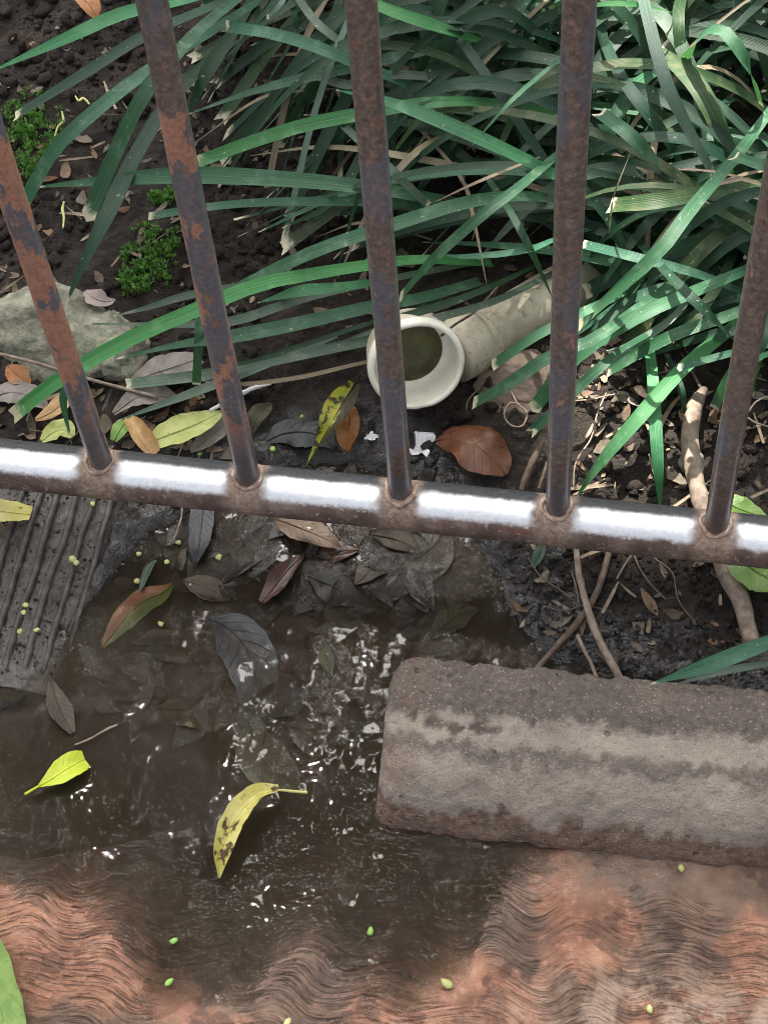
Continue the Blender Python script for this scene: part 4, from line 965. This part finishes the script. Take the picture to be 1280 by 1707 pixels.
# leaves lying sunk or half sunk in the litter, each with its own place
SUNK = [((560, 985), 66, 110, 0.6, 'l_sunkgrey', 'slate grey wet leaf in the litter centre, upper right of the blackened leaf'),
        ((625, 950), 48, 90, 2.4, 'l_sunk', 'dull brown wet leaf in the litter under the third bar'),
        ((505, 1012), 50, 130, 0.1, 'l_sunkgrey', 'long slate grey leaf at the water edge right of the blackened leaf'),
        ((292, 925), 40, 70, 1.2, 'l_sunk', 'small dull brown leaf in shallow water beside the charcoal leaf'),
        ((475, 1065), 72, 130, 2.0, 'l_sunk', 'broad brown leaf dimly seen right of the blackened leaf'),
        ((595, 1062), 70, 120, 0.9, 'l_sunkolive', 'broad olive leaf dimly seen left of the kerb stone corner'),
        ((545, 1135), 76, 150, 2.6, 'l_sunk', 'wide brown leaf deep in the water midway to the kerb stone'),
        ((470, 1155), 66, 120, 0.3, 'l_sunkgrey', 'greyish leaf deep in the water under the blackened leaf tip'),
        ((300, 1082), 74, 160, 0.1, 'l_sunk', 'wide brown leaf dimly seen left of the blackened leaf'),
        ((250, 1150), 60, 150, 2.9, 'l_sunkgrey', 'long greyish leaf sunk above the lime leaf'),
        ((335, 1192), 70, 150, 0.2, 'l_sunkolive', 'long olive leaf sunk just left of the golden-brown leaf'),
        ((590, 1185), 60, 110, 1.4, 'l_sunk', 'brown leaf sunk against the kerb stone end'),
        ((190, 1010), 80, 150, 2.3, 'l_sunk', 'smooth brown leaf under shallow water between ribbed tile and orange-green leaf'),
        ((405, 958), 48, 90, 2.6, 'l_sunkgrey', 'slate grey wet leaf above the blackened leaf'),
        ((345, 985), 44, 90, 0.5, 'l_sunk', 'brown wet leaf right of the orange-green leaf tip'),
        ((645, 1010), 44, 100, 1.8, 'l_redwet', 'reddish dark leaf at the edge of the dark pool'),
        ((560, 925), 40, 80, 2.9, 'l_redwet', 'reddish dark leaf touching the veined brown leaf'),
        ((690, 985), 50, 100, 1.1, 'l_sunkgrey', 'slate grey leaf slipping into the dark pool'),
        ((662, 905), 40, 90, 0.4, 'l_sunk', 'dull brown leaf on mud just under the rail by the third bar'),
        ((420, 895), 38, 90, 2.2, 'l_sunk', 'dull brown leaf on mud between charcoal and veined leaves'),
        ((520, 1235), 54, 110, 0.7, 'l_sunk', 'brown leaf sunk beside the stalk of the crescent leaf')]
r_ = np.random.default_rng(99)
for i, ((cx, cy), w, ln, an, m, lab) in enumerate(SUNK):
    dx, dy = math.cos(an) * ln / 2, math.sin(an) * ln / 2 * 0.8
    lift = -0.0008 if cy < 1000 else -0.0045 - 0.004 * r_.random()
    leaf(lab, [(cx - dx, cy - dy), (cx - dx * .45, cy - dy * .45 - 4), (cx + dx * .1, cy + dy * .1 - 5), (cx + dx * .6, cy + dy * .6 - 2), (cx + dx, cy + dy)],
         [5, w * .8, w, w * .62, 3], m, .003, 0, .03, .0, r_.normal() * .35, .14, 100 + i, sunk=lift, group='rotting leaves sunk in the puddle')

# the mat of rotting leaves too jumbled to tell apart
def make_mat():
    k = NT('rotting_leaf'); rn = k.n('NewGeometry').outputs['Random Per Island']; p = k.pos(); uv = k.co('UV'); u, v, _ = k.sep(uv)
    c = k.ramp(rn, [(0.0, lin(32, 28, 24)), (0.3, lin(52, 43, 33)), (0.5, lin(38, 38, 37)), (0.7, lin(62, 50, 36)), (0.85, lin(28, 29, 32)), (1.0, lin(72, 46, 34))])
    n = k.noise(p, 140, 5, 0.6)
    c = k.mix(k.mr(n, 0.4, 0.7, 0, 0.6), c, lin(30, 27, 24))
    a = k.ma('ABSOLUTE', k.ma('SUBTRACT', u, 0.5)); c = k.mix(k.mr(a, 0.04, 0.01, 0, 0.4), c, lin(84, 74, 58))
    k.set(k.p.inputs['Coat Normal'], k.bump(k.noise(p, 120, 3, 0.5), 0.003, 1.0))
    return k.pr(base=c, rough=0.45, spec=0.4, coat=0.5, coatr=0.03, nrm=k.bump(n, 0.003, 1.0))
MAT['mat'] = make_mat()
def leaf_mat():
    r = np.random.default_rng(404); Z_ = px_poly([(240, 900), (330, 850), (430, 800), (560, 775), (660, 800), (720, 870), (770, 970), (740, 1060), (640, 1090), (610, 1220), (470, 1260), (350, 1220), (220, 1200), (110, 1190), (170, 1080), (290, 1040), (330, 980)])
    V = []; F = []; UV = []; k = 0; x0, y0 = Z_.min(0); x1, y1 = Z_.max(0); n = 0
    while n < 330:
        x, y = r.uniform(x0, x1), r.uniform(y0, y1)
        if sdist(Z_, np.array([x]), np.array([y]))[0] < 0: continue
        n += 1
        emergent = pix((x, y, 0))[1] < 1000
        z = r.uniform(-0.0060, -0.0004) if emergent else r.uniform(-0.0085, -0.0025)
        a = r.uniform(0, 2 * math.pi); l = r.uniform(.018, .05); w = l * r.uniform(.28, .5); t = np.linspace(-.5, .5, 5)
        b = r.normal() * .2
        P = np.stack([x + l * t * math.cos(a) - b * l * t * t * math.sin(a), y + l * t * math.sin(a) + b * l * t * t * math.cos(a), z + r.normal() * .05 * l * t + r.normal() * .02 * l * t * t], -1)
        v, f, uv, _, _ = ribbon_arrays(P, [.0006, w * .8, w, w * .6, .0004], 12, 5, r.uniform(-.05, .12), 0, r.normal() * .3, .08, (0, 0, 1), n, .15)
        V.append(v); UV.append(uv); F += [[q + k for q in ff] for ff in f]; k += len(v)
    o = mesh_obj('leaf_litter', np.vstack(V), F, MAT['mat'], None, np.vstack(UV)); o['kind'] = 'stuff'
    tag(o, 'mat of dark rotting leaves in the puddle under the rail', 'leaf litter')
leaf_mat()

# ------------------------------------------------------------------ roots, tendrils, stalks
def root_(name, label, pts, rpx, mat='root', dz=0.004, cat='root', group=None, n=10, rough=0.25, seed=0, zs=None):
    P = [ong(x, y, (dz if zs is None else zs[i])) for i, (x, y) in enumerate(pts)]
    P = np.array(P); rr = np.array(rpx if hasattr(rpx, '__len__') else [rpx] * len(pts)) / 2400.0
    V, F = tube_arrays(P, rr, n, 40, rough, seed)
    o = mesh_obj(name, V - P[0], F, MAT[mat]); o.location = P[0]
    return tag(o, label, cat, group)
root_('root', 'pale wavy root running from the rail to the kerb stone', [(955, 880), (960, 915), (966, 965), (984, 1030), (1004, 1078), (1036, 1136)], [5, 5, 5.5, 6, 6.5, 6], dz=.012, seed=2)
root_('root', 'dark root crossing behind the pale wavy root', [(1016, 900), (1010, 940), (992, 992), (964, 1036), (930, 1074), (890, 1120)], [5, 5.5, 5.5, 6, 5.5, 4], 'root_dark', .005, seed=4)
root_('root', 'short thin rootlet between pale root and kerb stone', [(962, 1058), (972, 1082), (984, 1104), (994, 1130)], [3.5, 3.2, 3, 3], 'root', .006, seed=6)
root_('root', 'thick pale root passing under the rail by the rightmost bar', [(1172, 650), (1156, 680), (1150, 740), (1162, 810), (1182, 880), (1206, 945), (1236, 1005), (1252, 1072)], [8, 13, 14, 14, 14, 15, 15, 13], dz=.010, n=14, rough=.3, seed=8)
root_('tendril', 'dry curled tendril forming a ring below the pipe', [(850, 648), (862, 672), (878, 688), (870, 710), (850, 708), (840, 690), (850, 672), (868, 674)], 1.6, 'root', .008, 'tendril', seed=10, rough=0)
root_('tendril', 'dry curled tendril loop at the right edge behind the rightmost bar', [(1244, 690), (1262, 668), (1290, 662), (1320, 690), (1300, 712), (1262, 706), (1244, 695)], 1.6, 'root', .02, 'tendril', seed=11, rough=0)
root_('twig', 'dark short twig leaning behind the rail near the fourth bar', [(868, 818), (880, 785), (895, 755), (905, 735)], [5, 6, 6, 4], 'root_dark', .012, 'twig', seed=12)
root_('twig', 'thin brown twig beside the short dark twig', [(898, 815), (906, 790), (912, 770)], 3, 'root_dark', .010, 'twig', seed=13)
root_('twig', 'long thin twig lying under the strap leaves left of second bar', [(0, 590), (60, 605), (150, 632), (262, 662)], 3, 'root', .016, 'twig', seed=14)
root_('twig', 'dark thin twig lying on the pipe', [(735, 560), (760, 540), (790, 520), (830, 478)], 2.2, 'root_dark', .035, 'twig', seed=15, zs=[.055, .055, .05, .045])
root_('twig', 'dark thread-like root hanging beside the pipe', [(776, 695), (780, 668), (800, 645), (822, 615)], 1.6, 'root_dark', .008, 'root', seed=16)
root_('twig', 'thin rootlet winding down between fourth and fifth bar', [(1010, 655), (995, 690), (985, 730), (960, 770), (955, 812)], 1.4, 'root', .008, 'root', seed=17)
root_('twig', 'thin horizontal rootlet right of the fourth bar', [(958, 668), (985, 666), (1010, 660), (1040, 655)], 1.4, 'root', .008, 'root', seed=18)
root_('twig', 'thin pale stalk standing in mud below the rail left', [(304, 838), (303, 860), (296, 885), (290, 900)], 1.8, 'root', .004, 'twig', seed=19)
root_('twig', 'thin brown stalk floating above the lime leaf', [(125, 1242), (150, 1232), (175, 1218), (196, 1208)], 1.8, 'root', .002, 'twig', seed=20)
root_('twig', 'white snapped stalk lying beside the second bar', [(350, 684), (390, 664), (420, 648), (452, 640)], [3, 4, 4, 2], 'scrap', .014, 'stalk', seed=21)

for lab, pts in (('tiny yellow sprout on the soil beside the upper moss patch', [(92, 228), (97, 212), (106, 202), (104, 186)]), ('tiny curled yellow sprout on the soil between the first two bars', [(126, 160), (132, 168), (140, 164), (150, 174)]),
                 ('tiny yellow-green sprout below the upper moss patch', [(106, 380), (107, 362), (105, 350), (107, 336)])):
    root_('sprout', lab, pts, [1.6, 2.2, 2.6, 1.8], 'seed', .006, 'sprout', seed=31, rough=.4)
for i, (pts, lab) in enumerate((([(1050, 900), (1062, 940), (1085, 975), (1110, 1000)], 'thread-thin rootlet on the mud bank left of the thick root'), ([(880, 930), (900, 960), (935, 985), (955, 1000)], 'thread-thin rootlet on the wet bank left of the pale wavy root'),
                               ([(1090, 930), (1120, 955), (1130, 1000), (1160, 1040)], 'thread-thin rootlet on the mud bank beside the thick root'), ([(905, 1010), (940, 1018), (975, 1010), (1020, 1020)], 'thread-thin rootlet crossing both crossed roots'))):
    root_('rootlet', lab, pts, 1.2, 'root_dark', .004, 'root', seed=50 + i, rough=.1)
# scattered dry bits of straw on the soil: one thing each
STRAW = []
rs = np.random.default_rng(5)
def straw_bit(px, py, ln, an, w, dz):
    p = ong(px, py, dz, True); d = np.array([math.cos(an), math.sin(an), rs.normal() * 0.15]); s = np.linspace(-.5, .5, 4)
    bend = rs.normal() * 0.12
    P = np.array([p + d * ln * t + np.array([-d[1], d[0], 0]) * bend * ln * (t * t - .1) + np.array([0, 0, 0.0015]) for t in s])
    V, F, uv, _, _ = ribbon_arrays(P, [w, w * 1.1, w, w * .5], 8, 3, .2, 0, rs.normal() * .8, 0, (0, 0, 1), int(px))
    o = mesh_obj('dry_straw', V - p, F, MAT['straw'], None, uv); o.location = p
    return o
zones = [((0, 60, 330, 480), 22, 'dry straw bit on the dark soil left of the grass', 'straw on the left soil'),
         ((960, 600, 1280, 830), 22, 'dry straw bit on soil behind the rail at right', 'straw on the right soil'),
         ((0, 640, 420, 770), 14, 'dry straw bit in the leaf litter behind the rail at left', 'straw in the left litter'),
         ((860, 900, 1270, 1090), 9, 'dry straw bit on the mud bank in front of the rail', 'straw on the mud bank')]
for (x0, y0, x1, y1), n, lab, grp in zones:
    for i in range(n):
        tag(straw_bit(rs.uniform(x0, x1), rs.uniform(y0, y1), rs.uniform(.006, .04) , rs.uniform(0, math.pi), rs.uniform(.0006, .0030), .003), lab, 'straw', grp)

# ------------------------------------------------------------------ seeds, flecks and white patches
def fleck(name, label, px, py, r, mat, group, dz=0.001, long=1.0):
    p = ong(px, py, dz); n = 9; th = np.linspace(0, 2 * np.pi, n, endpoint=False); a = rs.uniform(0, 3)
    rr = r * (1 + .18 * rs.normal(size=n) * .6)
    ring = np.stack([rr * np.cos(th) * long, rr * np.sin(th), 0 * th], -1); c, s = math.cos(a), math.sin(a)
    ring[:, :2] = ring[:, :2] @ np.array([[c, s], [-s, c]])
    V = np.vstack([ring, ring * .6 + [0, 0, r * .45], [[0, 0, r * .55]], ring * .8 + [0, 0, -r * .25]])
    F = [[i, (i + 1) % n, n + (i + 1) % n, n + i] for i in range(n)] + [[n + i, n + (i + 1) % n, 2 * n] for i in range(n)] + [[(i + 1) % n, i, 2 * n + 1 + i, 2 * n + 1 + (i + 1) % n] for i in range(n)]
    o = mesh_obj(name, V, F, MAT[mat]); o.location = p
    return tag(o, label, 'seed' if name == 'seed' else 'leaf fleck', group)
for px, py, r in [(44, 1008, 5), (40, 1021, 5), (34, 1052, 5), (62, 1050, 5), (122, 932, 7), (155, 840, 5), (128, 938, 5)]:
    fleck('seed', 'yellow-green seed fleck lying on the ribbed tile', px, py, r / 2500, 'seed', 'seed flecks on the ribbed tile', .013, 1.2)
for px, py, r in [(232, 923, 5), (298, 904, 5), (229, 969, 6), (365, 929, 6), (268, 1040, 5), (278, 937, 5), (318, 974, 5)]:
    fleck('seed', 'round yellow-green seed fleck in the shallow water below the rail', px, py, r / 2500, 'seed', 'seed flecks in the shallows')
for px, py, r in [(455, 748, 6), (333, 756, 5), (503, 694, 4)]:
    fleck('seed', 'round pale green seed fleck on wet mud behind the rail', px, py, r / 2500, 'fleck', 'seed flecks behind the rail', .004)
for px, py, r in [(290, 1568, 5), (282, 1637, 5.5), (617, 1552, 5)]:
    fleck('leaf_fleck', 'tiny bright green oval fleck floating over the terracotta paving', px, py, r / 2600, 'fleck', 'green flecks on the near water', .001, 1.5)
for px, py, r in [(745, 1640, 7), (480, 1704, 5), (1082, 1682, 5), (1135, 1447, 5)]:
    fleck('leaf_fleck', 'pale yellow-green leaf fleck on the bare terracotta paving', px, py, r / 2600, 'seed', 'pale flecks on the paving', .004, 1.6)
def scrap(label, cpx, r, seed):  # crumpled white sheet added for a bright patch on the wet mud
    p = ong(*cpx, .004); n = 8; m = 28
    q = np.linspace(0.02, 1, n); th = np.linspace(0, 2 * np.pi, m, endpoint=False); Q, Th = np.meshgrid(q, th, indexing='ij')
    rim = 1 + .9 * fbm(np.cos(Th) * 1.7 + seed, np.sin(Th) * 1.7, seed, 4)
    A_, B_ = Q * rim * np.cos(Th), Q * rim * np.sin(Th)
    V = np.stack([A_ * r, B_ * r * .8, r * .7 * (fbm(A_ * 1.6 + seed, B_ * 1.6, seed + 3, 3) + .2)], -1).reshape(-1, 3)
    o = mesh_obj('white_patch', V, grid_faces(n, m, True), MAT['scrap']); o.location = p
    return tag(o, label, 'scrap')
scrap('crumpled white patch on the mud left of the chestnut-brown leaf', (700, 738), .011, 3)
scrap('tiny white patch on the mud between second and third bar', (618, 728), .004, 6)

# dry fragments of dead leaves strewn over the soil, too small and many to count
def make_fragment():
    k = NT('leaf_fragment'); rn = k.n('NewGeometry').outputs['Random Per Island']; n = k.noise(k.pos(), 160, 4)
    c = k.ramp(rn, [(0.0, lin(62, 50, 40)), (0.35, lin(96, 84, 70)), (0.6, lin(120, 112, 100)), (0.8, lin(104, 76, 52)), (1.0, lin(150, 136, 112))])
    c = k.mix(k.mr(n, 0.4, 0.7, 0, 0.5), c, lin(48, 42, 36))
    return k.pr(base=c, rough=0.7, spec=0.3, nrm=k.bump(n, 0.002, 0.8))
MAT['fragment'] = make_fragment()
def fragments():
    r = np.random.default_rng(606); V = []; F = []; UV = []; k = 0
    zones_ = [((-20, 40, 340, 500), 130), ((-20, 590, 420, 760), 130), ((960, 580, 1280, 830), 90), ((300, 100, 900, 560), 120), ((860, 905, 1270, 1080), 40)]
    for (x0, y0, x1, y1), cnt in zones_:
        for _ in range(cnt):
            p = ong(r.uniform(x0, x1), r.uniform(y0, y1), .002); a = r.uniform(0, 2 * math.pi); l = .004 + .016 * r.random() ** 2; w = l * r.uniform(.25, .6); t = np.linspace(-.5, .5, 4)
            b = r.normal() * .3
            P = np.stack([p[0] + l * t * math.cos(a) - b * l * t * t * math.sin(a), p[1] + l * t * math.sin(a) + b * l * t * t * math.cos(a), p[2] + r.normal() * .18 * l * t + abs(r.normal()) * .3 * l * t * t], -1)
            v, f, uv, _, _ = ribbon_arrays(P, [w * .2, w, w * .9, w * .25], 6, 4, r.uniform(-.1, .2), 0, r.normal() * .7, .2, (0, 0, 1), int(r.integers(1e6)), .3)
            V.append(v); UV.append(uv); F += [[q + k for q in ff] for ff in f]; k += len(v)
    o = mesh_obj('leaf_fragments', np.vstack(V), F, MAT['fragment'], None, np.vstack(UV)); o['kind'] = 'stuff'
    tag(o, 'small dry leaf fragments strewn over the soil around the railing', 'leaf litter')
fragments()

# crumbs of soil, far too many to count
def crumbs(name, n, zone, rmin, rmax, mat, seed, sink=0.2):
    r = np.random.default_rng(seed)
    ico = np.array([(0, 0, 1), (.89, 0, .45), (.28, .85, .45), (-.72, .53, .45), (-.72, -.53, .45), (.28, -.85, .45), (.72, .53, -.45), (-.28, .85, -.45), (-.89, 0, -.45), (-.28, -.85, -.45), (.72, -.53, -.45), (0, 0, -1)])
    fc = [(0, 1, 2), (0, 2, 3), (0, 3, 4), (0, 4, 5), (0, 5, 1), (1, 6, 2), (2, 7, 3), (3, 8, 4), (4, 9, 5), (5, 10, 1), (2, 6, 7), (3, 7, 8), (4, 8, 9), (5, 9, 10), (1, 10, 6), (11, 7, 6), (11, 8, 7), (11, 9, 8), (11, 10, 9), (11, 6, 10)]
    x = r.uniform(zone[0], zone[1], n); y = r.uniform(zone[2], zone[3], n)
    keep = (sdist(POOL, x, y) < -0.004) & (fbm(x * 12, y * 12, seed, 3) > -0.15)
    x, y = x[keep], y[keep]; z = gl(x, y); n = len(x)
    s = rmin + (rmax - rmin) * r.random(n) ** 4.5
    V = ico[None] * (s[:, None] * r.uniform(.55, 1.4, (n, 12)))[..., None] * r.uniform(.5, 1.3, (n, 1, 3))
    V[..., 0] += x[:, None]; V[..., 1] += y[:, None]; V[..., 2] += (z + s * (1 - 2 * sink) * .6)[:, None]
    F = (np.array(fc)[None] + (np.arange(n) * 12)[:, None, None]).reshape(-1, 3)
    V = V.reshape(-1, 3)
    o = mesh_obj(name, V, F, MAT[mat], smooth=False, attrs={'wet': wetness(V[:, 0], V[:, 1]) * .8})
    o['kind'] = 'stuff'; o['label'] = 'dark crumbs of soil strewn over the ground'; o['category'] = 'soil'
    return o
crumbs('soil_crumbs', 14000, (-.5, .32, .02, .62), .0008, .0065, 'soil', 31)
crumbs('soil_crumbs', 4500, (.02, .30, -.10, .04), .0004, .0034, 'soil', 32)

# moss cushions
def moss(label, cpx, rx, ry, n, seed):
    r = np.random.default_rng(seed); c = ong(*cpx)
    V = []; F = []
    for i in range(n):
        a = r.uniform(0, 2 * np.pi); q = math.sqrt(r.random())
        x = c[0] + rx * q * math.cos(a); y = c[1] + ry * q * math.sin(a)
        if vn(x * 120 + seed, y * 120, seed) < -0.1 - 0.5 * (1 - q): continue
        z = gz(x, y) if i % 4 == 0 else z if V else gz(x, y)
        h = 0.002 + 0.005 * (1 - q) * r.random(); b = np.array([x, y, gz(x, y) if n < 1 else z])
        for _ in range(3):
            d = np.array([r.normal() * .7, r.normal() * .7, 1.0]); d /= np.linalg.norm(d); s = np.cross(d, r.normal(size=3)); s /= np.linalg.norm(s)
            k = len(V); l = h + r.random() * .002; w = 0.0007 + 0.0006 * r.random()
            V += [b + s * w * .3, b + d * l * .55 + s * w, b + d * l, b + d * l * .55 - s * w]; F.append((k, k + 1, k + 2, k + 3))
    o = mesh_obj('moss_patch', np.array(V), F, MAT['moss'], smooth=False)
    o['kind'] = 'stuff'
    return tag(o, label, 'moss')
moss('bright green moss cushion between the first and second bar', (250, 430), .022, .040, 1500, 41)
moss('dull green moss patch at the left edge under the grass tips', (45, 235), .030, .050, 1500, 42)
moss('small bright moss tuft just left of the second bar', (272, 330), .010, .010, 350, 43)

# ------------------------------------------------------------------ the shade tree beyond the railing
def build_tree():
    aim = np.array([-0.05, 0.10, 0.0]); S = np.array(SUN_DIR)
    cen = aim + S * 6.8
    root = empty('shade_tree', (cen[0] - 1.2, cen[1] + 1.3, 0.03)); bpy.context.view_layer.update()
    tag(root, 'tall leafy shade tree beyond the railing, its crown arching over the puddle', 'tree')
    b = np.array(root.location)
    tube('trunk', [b + [0, 0, -.1], b + [.05, 0, 1.5], b + [.15, -.1, 3.2], b + [.5, -.4, 4.8], b + [1.0, -.9, 6.0]], [.19, .15, .12, .09, .05], MAT['bark'], root, 16, 40, .15, 3)
    r = np.random.default_rng(17)
    for i in range(9):
        s = b + np.array([.15, -.1, 3.2]) + (np.array([.85, -.8, 2.8])) * (i / 9)
        e = cen + r.normal(size=3) * [1.1, .9, .5]
        tube('branch', [s, (s + e) / 2 + [0, 0, .3], e], [.05, .03, .012], MAT['bark'], root, 8, 16, .1, i)
    n = 78000
    q = r.normal(size=(n, 3)); q /= np.linalg.norm(q, axis=1)[:, None]; q *= (r.random(n) ** (1 / 2.4))[:, None]
    C = cen + q * np.array([2.3, 2.0, 1.1])
    r2 = np.random.default_rng(18); n2 = 70000                # outer ring of leaves added to darken the sky mirrored in the water
    q = r2.normal(size=(n2, 3)); q /= np.linalg.norm(q, axis=1)[:, None]; q *= (0.80 + 0.75 * r2.random(n2))[:, None]
    C = np.vstack([C, cen + q * np.array([2.3, 2.0, 1.1])]); n = len(C)
    gap = S / S[2]
    sh = C - gap * C[:, 2:3]                                # where each leaf's shadow falls
    keep = np.ones(n, bool)
    keep[78000:] = np.hypot(sh[78000:, 0] - aim[0], sh[78000:, 1] - aim[1]) > 1.1
    for hx, hy, hr in ((0.27, 0.42, 0.20), (0.165, 0.115, 0.07)):  # holes cut in the crown so sun reaches two patches of ground
        keep &= np.hypot(sh[:, 0] - hx, sh[:, 1] - hy) > hr + 0.02
    keep &= ~((vn(C[:, 0] * 1.7, C[:, 1] * 1.7 + C[:, 2], 5) < -0.62) & (np.hypot(sh[:, 0], sh[:, 1]) > .7))
    C = C[keep]; n = len(C)
    d = r.normal(size=(n, 3)); d[:, 2] -= .4; d /= np.linalg.norm(d, axis=1)[:, None]
    s = np.cross(d, r.normal(size=(n, 3))); s /= np.linalg.norm(s, axis=1)[:, None]
    l = r.uniform(.03, .06, n)[:, None]
    V = np.stack([C - d * l * .5, C - d * l * .1 + s * l * .24, C + d * l * .25 + s * l * .19, C + d * l * .5, C + d * l * .25 - s * l * .19, C - d * l * .1 - s * l * .24], 1).reshape(-1, 3)
    F = np.arange(6)[None] + (np.arange(n) * 6)[:, None]
    cr = mesh_obj('crown', V, F, MAT['canopy'], root, smooth=False)
    cr['kind'] = 'stuff'
build_tree()
